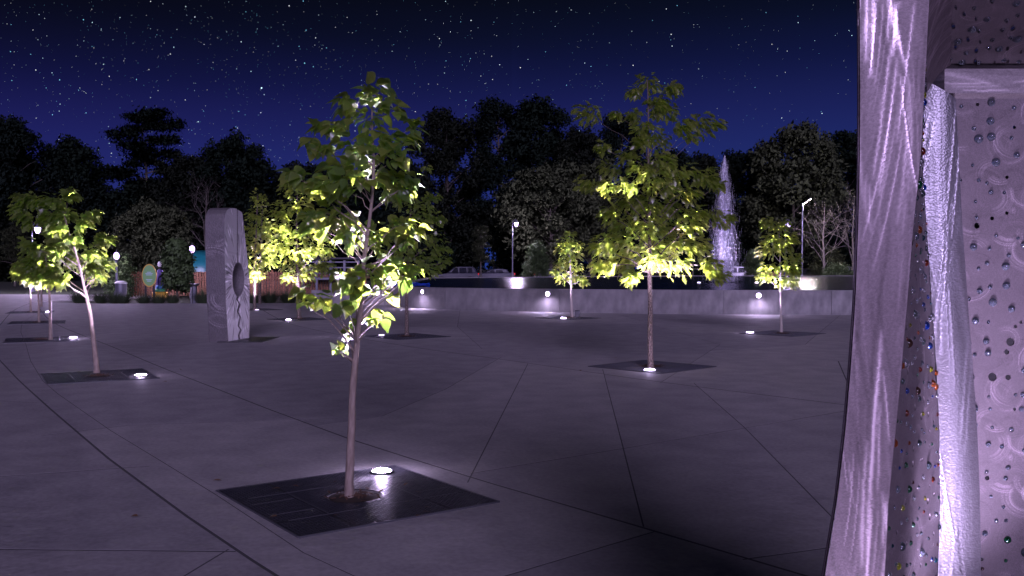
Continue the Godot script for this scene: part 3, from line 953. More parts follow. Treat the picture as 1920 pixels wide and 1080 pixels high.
	for k in 11000:
		var q := 1.0 - sqrt(rng.randf())
		if rng.randf() < 0.25: q = rng.randf()
		var wd := 0.40 * pow(1.0 - q, 0.62)
		ds.append(Transform3D(Basis(Vector3.UP, rng.randf() * TAU) * Basis(Vector3.BACK, rng.randf_range(-0.07, 0.07)), Vector3(rng.randfn() * wd, 6.5 * q + 0.1, rng.randfn() * wd)))
	many("spray", drop.mesh(), sm, ds, f)
	var mc := mat(Color(0.95, 0.93, 1.0), 1.0)
	mc.transparency = BaseMaterial3D.TRANSPARENCY_ALPHA
	mc.albedo_color.a = 0.16
	part("jet", MB.new().lathe([[0.09, 0.0], [0.1, 1.5], [0.07, 3.6], [0.02, 5.4], [0.002, 5.6]], 16, Vector3(-0.12, 0, 0)).mesh(), mc, f)
	for s in [-1, 1]:
		var lp := part("fountain_lamp", MB.new().lathe([[0.09, 0.0], [0.09, 0.03], [0.05, 0.05], [0.001, 0.055]], 14, Vector3(s * 1.5, 0.0, 0.9)).mesh(), glow(LAV, 4.0), f)
		var sp := SpotLight3D.new()
		sp.name = "beam"
		f.add_child(sp, true)
		sp.look_at_from_position(at + Vector3(s * 1.5, 0.1, 0.9), at + Vector3(0, 3.6, 0), Vector3.FORWARD)
		sp.light_color = LAV; sp.light_energy = 20.0; sp.spot_angle = 40.0; sp.spot_range = 20.0; sp.spot_attenuation = 2.0; sp.light_size = 0.08; sp.shadow_enabled = true
	# blue hose over the end of the rim
	var hm := mat(lin(0.01, 0.06, 0.5), 0.4)
	var hs := MB.new()
	for k in 3:
		var pts := []
		var rr := []
		for i in 14:
			var t := i / 13.0
			pts.append(Vector3(-5.2 + 1.9 * t, 0.9 + 0.06 * sin(t * 9 + k * 2) + 0.03 * k, -39.3 + 1.4 * t + 0.18 * sin(t * 6.0 + k)))
			rr.append(0.022)
		hs.tube(pts, rr, 6)
	var hose := part("blue_hose", hs.mesh(), hm, self)
	hose.set_meta("label", "tangled bright blue hose lying over the left end of the pool wall"); hose.set_meta("category", "hose")

func forest() -> void:
	var g := "dark trees of the unlit belt beyond the plaza"
	var spots := ["at the far left edge, its top above the row trees", "second from the left edge, tallest of the left belt", "above the leaning tree on the left", "directly left of the tall pine", "right of the tall pine's foot", "in the low dip of the treeline right of the pine", "just left of the dome-topped tree with round top", "low in the belt behind the bushy tree", "hidden mostly behind the heart-leaved tree's left side", "behind the heart-leaved tree's upper trunk", "round-topped and tall, right of the heart-leaved tree's crown", "tall and feathery, tallest in the middle of the belt", "tall and rounded, right twin of the middle pair", "sloping down right of the tall middle pair", "behind the oak-leaved tree's upper crown", "behind the oak-leaved tree's right side", "directly behind the fountain jet", "right of the fountain jet's tip", "behind the right side of the broad lit tree", "touching the steel portal's left edge at its top", "first of those seen through the steel portal", "second of those seen through the steel portal", "third of those seen through the steel portal", "beyond the left edge of the plaza"]
	# [pixel-free] x, z, height, half width, kind
	var list := [
		[-74, -116, 18.5, 5.5, 0], [-66, -120, 19.6, 5.6, 0], [-59, -112, 18.2, 5.2, 0], [-53.5, -116, 16.0, 4.6, 0], [-38.2, -112, 14.0, 4.6, 0], [-33, -114, 12.2, 4.2, 0],
		[-32.0, -110, 16.0, 4.6, 0], [-26.5, -118, 13.5, 4.8, 0], [-22, -112, 12.5, 4.6, 0], [-14.5, -114, 14.8, 4.8, 0],
		[-8.2, -118, 20.2, 4.6, 0], [-1.7, -120, 22.0, 4.4, 0], [3.2, -120, 22.1, 4.6, 0], [8.3, -118, 18.0, 4.6, 0], [13.4, -116, 19.4, 4.0, 0], [19.6, -118, 15.0, 4.8, 0],
		[24.5, -120, 14.8, 4.6, 0], [29.5, -122, 15.8, 4.6, 0], [42.5, -120, 17.6, 4.6, 0], [48.5, -121, 18.2, 5, 0], [54, -120, 17.5, 5, 0], [60, -120, 18, 5, 0], [68, -122, 19, 5.5, 0], [-82, -112, 19, 5.5, 0]]
	var i := 0
	for t in list:
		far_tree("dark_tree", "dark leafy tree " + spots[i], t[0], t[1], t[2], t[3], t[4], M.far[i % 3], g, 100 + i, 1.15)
		i += 1
	far_tree("tall_pine", "tall pine with layered horizontal boughs standing above the left tree belt", -44.5, -115, 20.4, 5.8, 1, M.far[2], "", 301, 1.3)
	# understorey that closes the belt
	var ug := "dark understorey shrubs in front of the tree belt"
	for k in 25:
		var x := -80.0 + k * 5.9
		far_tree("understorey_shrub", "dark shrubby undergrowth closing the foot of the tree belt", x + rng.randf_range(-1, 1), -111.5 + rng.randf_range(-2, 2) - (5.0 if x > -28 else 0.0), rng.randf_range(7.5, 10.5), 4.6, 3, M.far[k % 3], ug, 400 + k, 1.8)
	far_tree("open_tree", "tall grey-green tree with pale limbs lit by the lamp behind the pool", 4.2, -102, 11.8, 5.0, 2, M.far_olive, "", 501, 1.2)
	far_tree("open_tree", "tall loose pale-limbed tree behind the left side of the oak-leaved tree", 8.8, -106, 12.6, 3.6, 2, M.far_olive, "", 502, 1.0)
	far_tree("broad_tree", "broad tall green tree above the car park, lit from below", 33.2, -112, 17.4, 5.4, 2, M.far_olive, "", 503, 1.5)
	far_tree("round_tree", "small round bright green tree by the lamp post behind the pool", 2.3, -91, 3.7, 1.25, 3, M.far_green, "", 504, 1.6)
	far_tree("round_tree", "small round green tree beside the silver car left of the lollipop lamp", 23.5, -92, 3.2, 0.95, 3, M.far_green, "", 505, 1.4)
	far_tree("round_tree", "loose olive bush behind the grey estate car at the car park", 33.2, -99, 3.4, 1.7, 3, M.far_olive, "", 506, 1.4)
	far_tree("low_shrub", "low yellow-green shrub in front of the grey estate car", 30.9, -90, 1.5, 1.5, 3, M.far_green, "", 507, 1.4)
	far_tree("thin_sapling", "thin dim sapling with sparse tiers behind the middle of the pool", -2.9, -88, 5.4, 1.2, 1, M.far_olive, "", 508, 0.5)
	far_tree("thin_sapling", "thin sapling half hidden behind the oak-leaved tree", 17.2, -90, 4.8, 1.2, 1, M.far_olive, "", 509, 0.5)
	far_tree("olive_tree", "broad olive-green tree behind the playground fence, lit from the lamps", -21.8, -57.5, 5.0, 2.3, 0, M.far_olive, "", 510, 1.2)
	far_tree("small_tree", "low leafy green tree under the left globe lamp", -20.9, -50.5, 2.2, 0.5, 3, M.far_green, "", 511, 1.2)
	far_tree("clipped_tree", "dark round-topped small tree beside the teal playground canopy", -16.2, -45.8, 2.75, 0.5, 0, M.far_green, "", 512, 1.3)
	far_tree("dim_sapling", "dim sapling at the far left edge beyond the row of trees", -42, -80, 5.0, 1.6, 1, M.far_olive, "", 513, 0.6)
	bare_tree("leafless tree with fine grey twigs left of the clothespin sculpture", -26.5, -82, 9.0, 601, M.bark_far)
	bare_tree("leafless pale tree with spreading limbs right of the twin-headed lamp", 32.2, -98, 8.6, 602, M.bark_bare)
	bare_tree("slender leafless pale tree nearest the steel portal's edge", 35.6, -99, 9.6, 603, M.bark_bare)

func playground() -> void:
	# ornamental grass along the plaza edge
	var xs := []
	var bl := MB.new()
	bl.quad(Vector3(-0.006, 0, 0), Vector3(0.006, 0, 0), Vector3(0.005, 0.5, 0.1), Vector3(-0.005, 0.5, 0.1))
	bl.tri(Vector3(-0.005, 0.5, 0.1), Vector3(0.005, 0.5, 0.1), Vector3(0, 0.92, 0.36))
	var bm := bl.mesh()
	for k in 480:
		var a := rng.randf() * TAU
		var d := sqrt(rng.randf()) * 0.26
		xs.append(Transform3D(Basis(Vector3.UP, a + rng.randf_range(-.5, .5)) * Basis(Vector3.RIGHT, rng.randf_range(-0.1, 0.75)) * Basis.from_scale(Vector3(1.6, rng.randf_range(0.7, 1.15), 1)), Vector3(sin(a) * d, 0, cos(a) * d)))
	var proto := thing("ornamental_grass", "dark clump of ornamental grass in the bed along the plaza's far edge", "grass clump", Vector3(-19.6, -0.08, -42.9), 0, "ornamental grass clumps along the plaza edge")
	proto.set_meta("base_name", "ornamental_grass")
	many("blades", bm, M.bush, xs, proto)
	proto.scale = Vector3.ONE * 0.75
	for k in 22:
		var x := -18.9 + k * 0.72
		if absf(x + 14.5) < 0.35: continue
		var c := copy(proto, Vector3(x + rng.randf_range(-.2, .2), -0.08, -43.2 + rng.randf_range(-.35, .5)), rng.randf() * TAU, "dark clump of ornamental grass in the bed along the plaza's far edge")
		c.scale = Vector3.ONE * rng.randf_range(0.6, 0.85)
	# picket fence
	var fence := thing("picket_fence", "orange-brown wooden picket fence round the playground", "fence", Vector3(-21.2, 0, -52.5))
	var wd := []
	for k in 3:
		var m := mat([lin(0.27, 0.12, 0.06), lin(0.23, 0.10, 0.05), lin(0.31, 0.145, 0.075)][k], 0.75)
		m.albedo_texture = noise_tex(128, 0.04, Color(0.6, 0.6, 0.6), Color(1, 1, 1), 71 + k)
		tri_map(m, 1.5)
		wd.append(m)
	var pk := MB.new()
	pk.xf = Transform3D(Basis(Vector3.RIGHT, PI / 2), Vector3.ZERO)
	pk.prism(PackedVector2Array([Vector2(-0.06, -1.3), Vector2(-0.03, -1.34), Vector2(0.03, -1.34), Vector2(0.06, -1.3), Vector2(0.06, 0), Vector2(-0.06, 0)]), -0.012, 0.012, 0.003)
	var pm := pk.mesh()
	for k in 88:
		part("picket", pm, wd[(k * 5 + k / 4) % 3], fence, Transform3D(Basis(Vector3.BACK, rng.randf_range(-.008, .008)), Vector3(0.15 * k, 0.03 + rng.randf_range(-.01, .01), 0)))
	for y in [0.35, 1.05]: part("rail", MB.new().box(Vector3(6.6, y, -0.03), Vector3(13.4, 0.09, 0.035), 0.005).mesh(), wd[1], fence)
	for k in 6: part("post", MB.new().box(Vector3(2.6 * k + 0.07, 0.7, -0.1), Vector3(0.11, 1.5, 0.1), 0.01).mesh(), wd[0], fence)
	# oval sign
	var sg := thing("oval_sign", "green oval sign with an orange rim on two dark posts before the fence", "sign", Vector3(-17.62, 0, -46))
	var ov := MB.new()
	ov.xf = Transform3D(Basis(Vector3.RIGHT, PI / 2), Vector3(0, 1.22, 0)) * Transform3D(Basis.from_scale(Vector3(0.36, 1, 0.56)), Vector3.ZERO)
	ov.lathe([[0.001, 0.0], [1.0, 0.0], [1.0, 0.03], [0.94, 0.035], [0.9, 0.03]], 36)
	part("rim", ov.mesh(), mat(lin(0.5, 0.33, 0.06), 0.5), sg)
	var ov2 := MB.new()
	ov2.xf = ov.xf
	ov2.lathe([[0.9, 0.031], [0.88, 0.036], [0.001, 0.037]], 36)
	part("face", ov2.mesh(), mat(lin(0.17, 0.36, 0.13), 0.5), sg)
	var pr := MB.new()
	for k in [[0.16, 0.2], [0.1, 0.36], [0.03, 0.3], [-0.2, 0.3], [-0.27, 0.2]]:
		pr.box(Vector3(0, 1.22 + k[0], 0.04), Vector3(k[1], 0.032, 0.004))
	part("print", pr.mesh(), mat(lin(0.4, 0.5, 0.6), 0.5), sg)
	for s in [-1, 1]: part("post", MB.new().box(Vector3(s * 0.2, 0.42, -0.03), Vector3(0.09, 0.9, 0.07), 0.01).mesh(), M.dark_metal, sg)
	# play totem
	var tt := thing("play_totem", "tall purple and blue play totem with a white knob on a yellow base", "play equipment", Vector3(-17.7, 0, -47.6))
	part("base", MB.new().box(Vector3(0, 0.22, 0), Vector3(0.66, 0.34, 0.5), 0.04).mesh(), mat(lin(0.55, 0.33, 0.03), 0.5), tt)
	part("green_drum", MB.new().lathe([[0.24, 0.39], [0.26, 0.42], [0.26, 0.52], [0.2, 0.55]], 18).mesh(), mat(lin(0.05, 0.3, 0.15), 0.5), tt)
	part("blue_drum", MB.new().lathe([[0.2, 0.55], [0.22, 0.58], [0.2, 0.7], [0.15, 0.72]], 18).mesh(), mat(lin(0.03, 0.2, 0.55), 0.5), tt)
	part("body", MB.new().lathe([[0.2, 0.72], [0.17, 1.0], [0.13, 1.4], [0.12, 1.5]], 16).mesh(), mat(lin(0.07, 0.03, 0.24), 0.5), tt)
	part("neck", MB.new().lathe([[0.06, 1.5], [0.06, 1.62], [0.1, 1.64]], 12).mesh(), M.dark_metal, tt)
	part("knob", MB.new().lathe([[0.05, 1.63], [0.11, 1.7], [0.12, 1.8], [0.08, 1.9], [0.001, 1.93]], 16).mesh(), mat(lin(0.6, 0.58, 0.6), 0.5), tt)
	for s in [-1, 1]: part("side_post", MB.new().tube([Vector3(s * 0.3, 0.39, 0), Vector3(s * 0.3, 1.35, 0)], [0.03, 0.03], 8).mesh(), M.dark_metal, tt)
	# bin
	var bn := thing("litter_bin", "grey lidded litter bin left of the wooden fence", "bin", Vector3(-19.5, 0, -47.2))
	part("body", MB.new().lathe([[0.24, 0.0], [0.26, 0.02], [0.28, 0.78], [0.26, 0.8]], 20).mesh(), M.pole, bn)
	part("lid", MB.new().lathe([[0.3, 0.8], [0.31, 0.84], [0.22, 0.92], [0.1, 0.95], [0.001, 0.955]], 20).mesh(), M.steel, bn)
	# drinking fountain
	var df := thing("drinking_fountain", "pale upright drinking fountain post in the grass bed left of the clothespin", "drinking fountain", Vector3(-14.55, -0.05, -43.4))
	part("pedestal", MB.new().box(Vector3(0, 0.42, 0), Vector3(0.16, 0.9, 0.2), 0.02).mesh(), M.pole, df)
	part("bowl", MB.new().lathe([[0.06, 0.8], [0.18, 0.88], [0.2, 0.93], [0.16, 0.92], [0.02, 0.87]], 16, Vector3(0.04, 0, 0.08)).mesh(), M.steel, df)
	part("side_bar", MB.new().box(Vector3(-0.16, 0.38, 0.02), Vector3(0.05, 0.8, 0.05), 0.01).mesh(), M.steel, df)
	# teal canopy and tower
	var pt := thing("play_tower", "dark playground tower with a teal domed canopy and slide", "play equipment", Vector3(-18.0, 0, -55))
	var teal := mat(lin(0.01, 0.12, 0.14), 0.35)
	var dm := []
	for i in 10: dm.append([1.55 * cos(i / 9.0 * PI / 2) + 0.001, 1.35 + 1.25 * sin(i / 9.0 * PI / 2)])
	part("canopy", MB.new().lathe(dm, 24).mesh(), teal, pt)
	for k in 5:
		var a := TAU * k / 5 + 0.3
		part("post", MB.new().tube([Vector3(cos(a) * 1.45, 0, sin(a) * 1.45), Vector3(cos(a) * 1.45, 1.45, sin(a) * 1.45)], [0.05, 0.05], 8).mesh(), M.dark_metal, pt)
	part("deck", MB.new().box(Vector3(0, 0.9, 0), Vector3(2.4, 0.1, 2.4), 0.02).mesh(), M.dark_metal, pt)
	part("slide", MB.new().tube([Vector3(1.4, 1.1, 0.3), Vector3(2.2, 0.9, 0.8), Vector3(3.0, 0.4, 1.2), Vector3(3.6, 0.15, 1.3)], [0.35, 0.36, 0.36, 0.36], 14, false).mesh(), mat(lin(0.12, 0.02, 0.05), 0.35), pt)
	var pd := thing("play_deck", "dark railed play deck half hidden behind the heart-leaved tree", "play equipment", Vector3(-9.8, 0, -52))
	part("deck", MB.new().box(Vector3(0, 1.0, 0), Vector3(3.2, 0.14, 1.8), 0.02).mesh(), M.pole, pd)
	for k in 5: part("post", MB.new().box(Vector3(-1.5 + 0.75 * k, 1.0, 0.85), Vector3(0.12, 2.0, 0.12), 0.01).mesh(), M.pole, pd)
	for k in 3: part("rail", MB.new().box(Vector3(0, 1.3 + 0.3 * k, 0.93), Vector3(3.2, 0.07, 0.04), 0.01).mesh(), M.pole, pd)
	part("roof", MB.new().box(Vector3(0, 2.1, 0), Vector3(3.6, 0.12, 2.2), 0.03).mesh(), M.dark_metal, pd)
	# lamps of the playground and the left lawn
	lamp_post("globe lamp on a post above the litter bin", Vector3(-20.05, 0, -48), 2.2, 12.0, 1)
	lamp_post("globe lamp on a post just left of the clothespin sculpture", Vector3(-16.55, 0, -49), 2.56, 16.0, 1)
	lamp_post("lamp on a tall post glimpsed through the far left tree's leaves", Vector3(-31.4, 0, -62), 4.1, 70.0, 0)

func car_park() -> void:
	lamp_post("bell lantern lamp post standing alone behind the pool's middle", Vector3(0.05, 0, -92), 5.8, 70.0, 0)
	lamp_post("bell lantern lamp post rising behind the right small tree", Vector3(25.95, 0, -90), 5.7, 50.0, 0)
	var t := thing("twin_head_lamp", "tall slim lamp post with two floodlight heads over the car park", "street lamp", Vector3(29.1, 0, -95))
	part("pole", MB.new().tube([Vector3.ZERO, Vector3(0, 4, 0), Vector3(0.03, 8.0, 0)], [0.09, 0.08, 0.065], 10).mesh(), M.pole, t)
	part("arm", MB.new().tube([Vector3(0.03, 7.9, 0), Vector3(0.25, 8.1, 0), Vector3(0.72, 8.42, 0)], [0.045, 0.04, 0.035], 8).mesh(), M.pole, t)
	for k in 2:
		var c := Vector3(0.3 + 0.42 * k, 8.06 + 0.3 * k, 0.05)
		var b := MB.new()
		b.xf = Transform3D(Basis(Vector3.BACK, 0.6), c)
		b.box(Vector3(0, 0.07, 0), Vector3(0.36, 0.09, 0.3), 0.03)
		part("head", b.mesh(), M.pole, t)
		var q := MB.new()
		q.xf = b.xf
		q.box(Vector3(0, 0.0, 0.02), Vector3(0.3, 0.05, 0.28), 0.01)
		part("lamp_lens", q.mesh(), glow(Color(1.0, 0.92, 0.9), 9.0), t)
		var o := OmniLight3D.new()
		o.name = "lamp_light"
		t.add_child(o, true)
		o.position = c + Vector3(0.03, -0.1, 0.05)
		o.light_color = Color(1.0, 0.92, 0.95); o.light_energy = 20.0; o.omni_range = 80.0; o.omni_attenuation = 2.0; o.light_size = 0.1; o.shadow_enabled = true
	var silver := mat(lin(0.45, 0.44, 0.47), 0.3, 0.5)
	var dark := mat(lin(0.008, 0.009, 0.018), 0.35, 0.0)
	var grey := mat(lin(0.3, 0.29, 0.32), 0.3, 0.5)
	car("parked_car", "silver hatchback parked behind the fountain jet", Vector3(23.6, 0, -101), PI, silver, true)
	car("parked_car", "dark blue saloon parked behind the twin-headed lamp post", Vector3(33.2, 0, -104), 0.0, dark, false)
	car("parked_car", "grey estate car parked nearest the steel portal, rear lamps facing left", Vector3(36.3, 0, -100), 0.15, grey, true)
	car("parked_car", "dark car under the bright green round tree behind the pool", Vector3(4.6, 0, -99), 0.0, dark, false)
	car("parked_car", "dark car behind the pool left of the solitary lamp post", Vector3(-2.0, 0, -98), PI, dark, false)
	car("parked_car", "dark tall vehicle behind the pool's left end beside the thin sapling", Vector3(-5.7, 0, -97), PI, dark, true)
	var rw := part("red_barrier", MB.new().box(Vector3(36, 0.5, -111), Vector3(19, 1.05, 0.3), 0.04).mesh(), mat(lin(0.24, 0.05, 0.075), 0.7), self)
	rw.set_meta("label", "low pinkish red barrier along the car park behind the cars"); rw.set_meta("category", "barrier")
	var tp := part("teal_post", MB.new().tube([Vector3(18.85, 0, -51.5), Vector3(18.85, 2.85, -51.5)], [0.06, 0.06], 10).mesh(), mat(lin(0.05, 0.4, 0.42), 0.5), self)
	tp.set_meta("label", "thin teal post against the left edge of the steel portal"); tp.set_meta("category", "post")

func plaza_trees() -> void:
	var g := "young lit trees planted in the plaza"
	# grates and their turns
	var gp := grate_proto()
	gp.position = Vector3(-1.13, 0, -6.75); gp.rotation.y = deg_to_rad(36)
	gp.set_meta("label", "large dark iron grate round the nearest heart-leaved tree")
	for q in [[Vector3(2.31, 0, -15.57), 44, "dark iron grate round the oak-leaved tree"], [Vector3(-6.22, 0, -14.2), 30, "dark iron grate round the leaning tree on the left"], [Vector3(-10.6, 0, -21.3), 26, "dark iron grate second nearest in the left row"], [Vector3(-14.0, 0, -27.9), 24, "dark iron grate third in the left row, unlit"], [Vector3(-17.4, 0, -34.2), 22, "dark iron grate fourth in the left row with its lamp lit"],
		[Vector3(-6.65, 0, -29.6), 40, "dark iron grate round the bushy tree right of the clothespin"], [Vector3(-2.49, 0, -22.3), 40, "dark iron grate under the dim tree behind the heart-leaved tree"], [Vector3(1.8, 0, -30.3), 42, "dark iron grate round the small yellow-leaved tree"], [Vector3(6.67, 0, -23.3), 42, "dark iron grate round the small tree nearest the steel portal"], [Vector3(-9.8, 0, -36.2), 40, "dark iron grate round the slender tree right behind the clothespin"]]:
		copy(gp, q[0], deg_to_rad(q[1]), q[2])
	var T1 := [[0.00,-0.01],[0.01,0.32],[0.03,0.74],[0.06,1.08],[0.08,1.27],[0.10,1.57],[0.14,1.88],[0.17,2.10],[0.18,2.33],[0.18,2.55],[0.17,2.80]]
	var C1 := [[0.19,2.87,0.10],[0.32,2.75,0.08],[-0.03,2.79,0.06],[-0.22,2.63,0.05],[0.48,2.65,0.05],[0.15,2.67,0.11],[-0.11,2.63,0.07],[-0.30,2.51,0.06],[-0.17,2.49,0.04],[0.03,2.48,0.10],[0.28,2.55,0.08],[0.44,2.54,0.07],[0.36,2.42,0.10],[0.14,2.42,0.08],[-0.36,2.28,0.06],[-0.25,2.23,0.08],[-0.09,2.32,0.09],[0.07,2.28,0.11],[0.24,2.30,0.10],[0.44,2.25,0.08],[0.34,2.19,0.09],[-0.13,2.17,0.09],[-0.01,2.19,0.09],[-0.27,2.01,0.05],[-0.15,2.03,0.10],[-0.09,1.95,0.12],[-0.21,1.91,0.08],[0.01,1.91,0.10],[0.14,1.87,0.09],[0.28,1.91,0.08],[0.38,1.95,0.07],[0.51,1.89,0.05],[0.44,1.82,0.04],[0.20,1.83,0.07],[0.26,1.74,0.09],[-0.01,1.83,0.06],[-0.11,1.59,0.07],[-0.05,1.50,0.09],[0.08,1.54,0.08],[0.16,1.60,0.09],[0.24,1.56,0.09],[0.38,1.64,0.06],[0.49,1.63,0.05],[0.44,1.55,0.05],[-0.27,1.48,0.05],[-0.21,1.39,0.05],[-0.11,1.41,0.08],[0.06,1.39,0.06],[0.12,1.48,0.07],[0.28,1.44,0.05],[0.25,1.29,0.05],[0.15,1.25,0.04],[0.02,1.25,0.05],[-0.06,1.15,0.05],[-0.14,1.03,0.05],[-0.08,1.07,0.03]]
	plaza_tree("heart_leaved_tree", "nearest young tree with large heart-shaped yellow-green leaves, in the front grate", Vector3(-1.16, 0, -6.70), T1, C1, {"leaf": M.leaf_linden, "mats": M.linden, "per": 23, "rref": 0.09, "size": 0.104, "r0": 0.033, "bark": M.bark_smooth, "single": 300, "depth": 0.42, "seed": 11, "thin": 0.75, "base": 1.0, "tilt": 0.4, "branch": 0.8}, g)
	var T2 := [[0.00,-0.02],[-0.01,0.78],[-0.02,1.65],[-0.03,2.52],[-0.05,3.38],[-0.05,4.07],[-0.07,4.67]]
	var C2 := [[-0.03,4.64,0.16],[-0.27,4.50,0.10],[0.33,4.52,0.11],[0.11,4.31,0.17],[-0.30,4.09,0.10],[0.25,4.21,0.17],[-1.04,4.14,0.18],[-0.58,4.09,0.08],[0.50,3.90,0.12],[0.83,3.97,0.19],[1.10,3.95,0.08],[0.69,3.78,0.09],[-0.13,3.88,0.17],[0.11,3.69,0.19],[-0.22,3.64,0.12],[-0.80,3.57,0.10],[-0.41,3.45,0.12],[-0.65,3.25,0.14],[-0.22,3.21,0.18],[0.21,3.35,0.16],[0.55,3.16,0.20],[0.93,3.11,0.17],[1.08,2.97,0.10],[-1.04,3.02,0.13],[-0.75,2.92,0.14],[-0.46,2.92,0.14],[0.02,3.02,0.22],[0.36,2.92,0.14],[0.60,2.82,0.14],[-0.32,2.68,0.22],[-0.70,2.49,0.14],[0.02,2.63,0.22],[0.36,2.58,0.18],[0.69,2.49,0.14],[1.13,2.44,0.16],[1.30,2.44,0.06],[-0.46,2.34,0.20],[-0.12,2.29,0.22],[0.21,2.25,0.22],[0.55,2.29,0.18],[-0.84,1.96,0.18],[-0.51,2.05,0.19],[-0.17,1.96,0.24],[0.17,1.96,0.22],[0.50,2.01,0.19],[0.75,1.96,0.16],[-0.84,1.67,0.16],[-0.46,1.72,0.19],[-0.36,1.48,0.12],[-0.02,1.72,0.18],[0.36,1.67,0.18],[0.79,1.67,0.13],[0.99,1.52,0.11]]
	plaza_tree("oak_leaved_tree", "tall straight young oak-leaved tree with a full lit crown right of centre", Vector3(2.26, 0, -15.39), T2, C2, {"leaf": M.leaf_oak, "mats": M.oak, "per": 105, "rref": 0.19, "size": 0.135, "r0": 0.05, "bark": M.bark_rough, "single": 300, "depth": 0.85, "seed": 12, "base": 1.7, "branch": 0.7}, g)
	var T3 := [[-0.00,-0.02],[-0.03,0.37],[-0.09,0.89],[-0.18,1.32],[-0.26,1.69],[-0.35,2.00],[-0.44,2.27],[-0.50,2.50]]
	var C3 := [[-0.34,2.74,0.10],[-1.10,2.69,0.13],[-1.20,2.54,0.09],[-0.92,2.63,0.09],[-0.65,2.63,0.15],[-0.47,2.45,0.12],[-0.71,2.39,0.12],[-1.08,2.39,0.09],[-0.13,2.43,0.11],[-0.13,2.29,0.09],[-0.56,2.23,0.12],[-0.99,2.29,0.05],[-0.87,1.96,0.12],[-0.68,2.02,0.14],[-0.47,1.99,0.12],[-0.56,1.87,0.11],[0.05,2.05,0.10],[-0.20,2.08,0.09],[-0.02,1.84,0.12],[0.04,1.69,0.11],[-0.44,1.75,0.12],[-0.29,1.66,0.12],[-0.57,1.56,0.10],[-0.48,1.47,0.12],[-0.17,1.50,0.12],[0.04,1.53,0.08],[-0.33,1.44,0.10]]
	plaza_tree("leaning_tree", "young tree with a leaning trunk and broad leaves in the nearest grate on the left", Vector3(-6.42, 0, -14.61), T3, C3, {"leaf": M.leaf_maple, "mats": M.maple, "per": 55, "rref": 0.13, "size": 0.145, "r0": 0.045, "bark": M.bark_smooth, "single": 200, "depth": 0.5, "seed": 13, "base": 1.25, "branch": 0.7}, g)
	var T4 := [[0.00,-0.02],[-0.01,0.93],[-0.04,1.41],[-0.10,1.89]]
	var C4 := [[-0.23,1.84,0.21],[-0.45,1.75,0.12],[-0.10,1.66,0.17],[-0.41,1.57,0.17],[-0.46,1.35,0.15],[-0.15,1.35,0.17],[-0.50,1.26,0.10],[-0.28,1.48,0.18]]
	plaza_tree("row_tree", "second young tree in the left row, behind the leaning tree", Vector3(-10.35, 0, -21.2), T4, C4, {"leaf": M.leaf_maple, "mats": M.maple, "per": 60, "rref": 0.2, "size": 0.16, "r0": 0.045, "bark": M.bark_smooth, "depth": 0.6, "seed": 14, "base": 1.2}, g)
	plaza_tree("row_tree", "third young tree in the left row, its trunk thin and unlit", Vector3(-13.94, 0, -27.87), T4, C4, {"leaf": M.leaf_maple, "mats": M.maple, "per": 40, "rref": 0.2, "size": 0.16, "r0": 0.04, "bark": M.bark_smooth, "depth": 0.6, "seed": 15, "base": 1.2}, g)
	plaza_tree("row_tree", "fourth young tree in the left row beside its own lit lamp", Vector3(-17.3, 0, -34.0), T4, C4, {"leaf": M.leaf_maple, "mats": M.maple, "per": 40, "rref": 0.2, "size": 0.16, "r0": 0.04, "bark": M.bark_smooth, "depth": 0.6, "seed": 16, "base": 1.2}, g)
	plaza_tree("row_tree", "farthest young tree in the left row near the path", Vector3(-19.4, 0, -39.0), T4, C4, {"leaf": M.leaf_maple, "mats": M.maple, "per": 40, "rref": 0.2, "size": 0.16, "r0": 0.05, "bark": M.bark_smooth, "depth": 0.6, "seed": 17, "base": 1.2}, g)
	var T5 := [[0.00,-0.03],[-0.03,0.98],[-0.07,1.99],[-0.07,2.99],[-0.03,4.25]]
	var C5 := [[-0.25,4.17,0.29],[0.51,3.92,0.25],[0.00,3.58,0.49],[-0.50,3.33,0.30],[0.42,3.25,0.30],[0.67,2.83,0.30],[-0.51,2.83,0.37],[-0.00,2.66,0.42],[-0.68,2.29,0.33],[-0.09,2.07,0.40],[0.50,2.15,0.32],[0.66,1.65,0.27],[-0.34,1.65,0.37],[0.16,1.45,0.31],[-0.26,1.28,0.22],[0.83,2.15,0.24]]
	plaza_tree("bushy_tree", "bushy bright tree between the clothespin and the heart-leaved tree", Vector3(-6.72, 0, -29.86), T5, C5, {"leaf": M.leaf_maple, "mats": M.oak, "per": 110, "rref": 0.33, "size": 0.15, "r0": 0.065, "bark": M.bark_rough, "depth": 0.8, "seed": 18, "base": 1.5}, g)
	var T6 := [[0.00,-0.02],[0.01,1.24],[0.06,2.46],[0.15,4.39]]
	var C6 := [[0.19,4.25,0.31],[0.08,3.58,0.33],[-0.08,3.07,0.35],[0.49,3.07,0.33],[-0.13,2.46,0.37],[0.38,2.36,0.37],[-0.03,1.81,0.39],[0.58,1.85,0.29],[0.17,1.41,0.31]]
	plaza_tree("slender_tree", "slender tall tree half hidden by the clothespin's right edge", Vector3(-9.84, 0, -36.14), T6, C6, {"leaf": M.leaf_maple, "mats": M.oak, "per": 95, "rref": 0.33, "size": 0.15, "r0": 0.06, "bark": M.bark_rough, "depth": 0.6, "seed": 19, "base": 1.5}, g)
	plaza_tree("slender_tree", "farther slender tree with its trunk right beside that behind the clothespin", Vector3(-11.2, 0, -42.0), T6, C6, {"leaf": M.leaf_maple, "mats": M.maple, "per": 40, "rref": 0.33, "size": 0.15, "r0": 0.06, "bark": M.bark_rough, "depth": 0.6, "seed": 20, "base": 1.6}, g)
	var T7 := [[0.00,-0.03],[0.00,0.90],[0.04,1.90],[0.08,2.65],[0.13,3.53]]
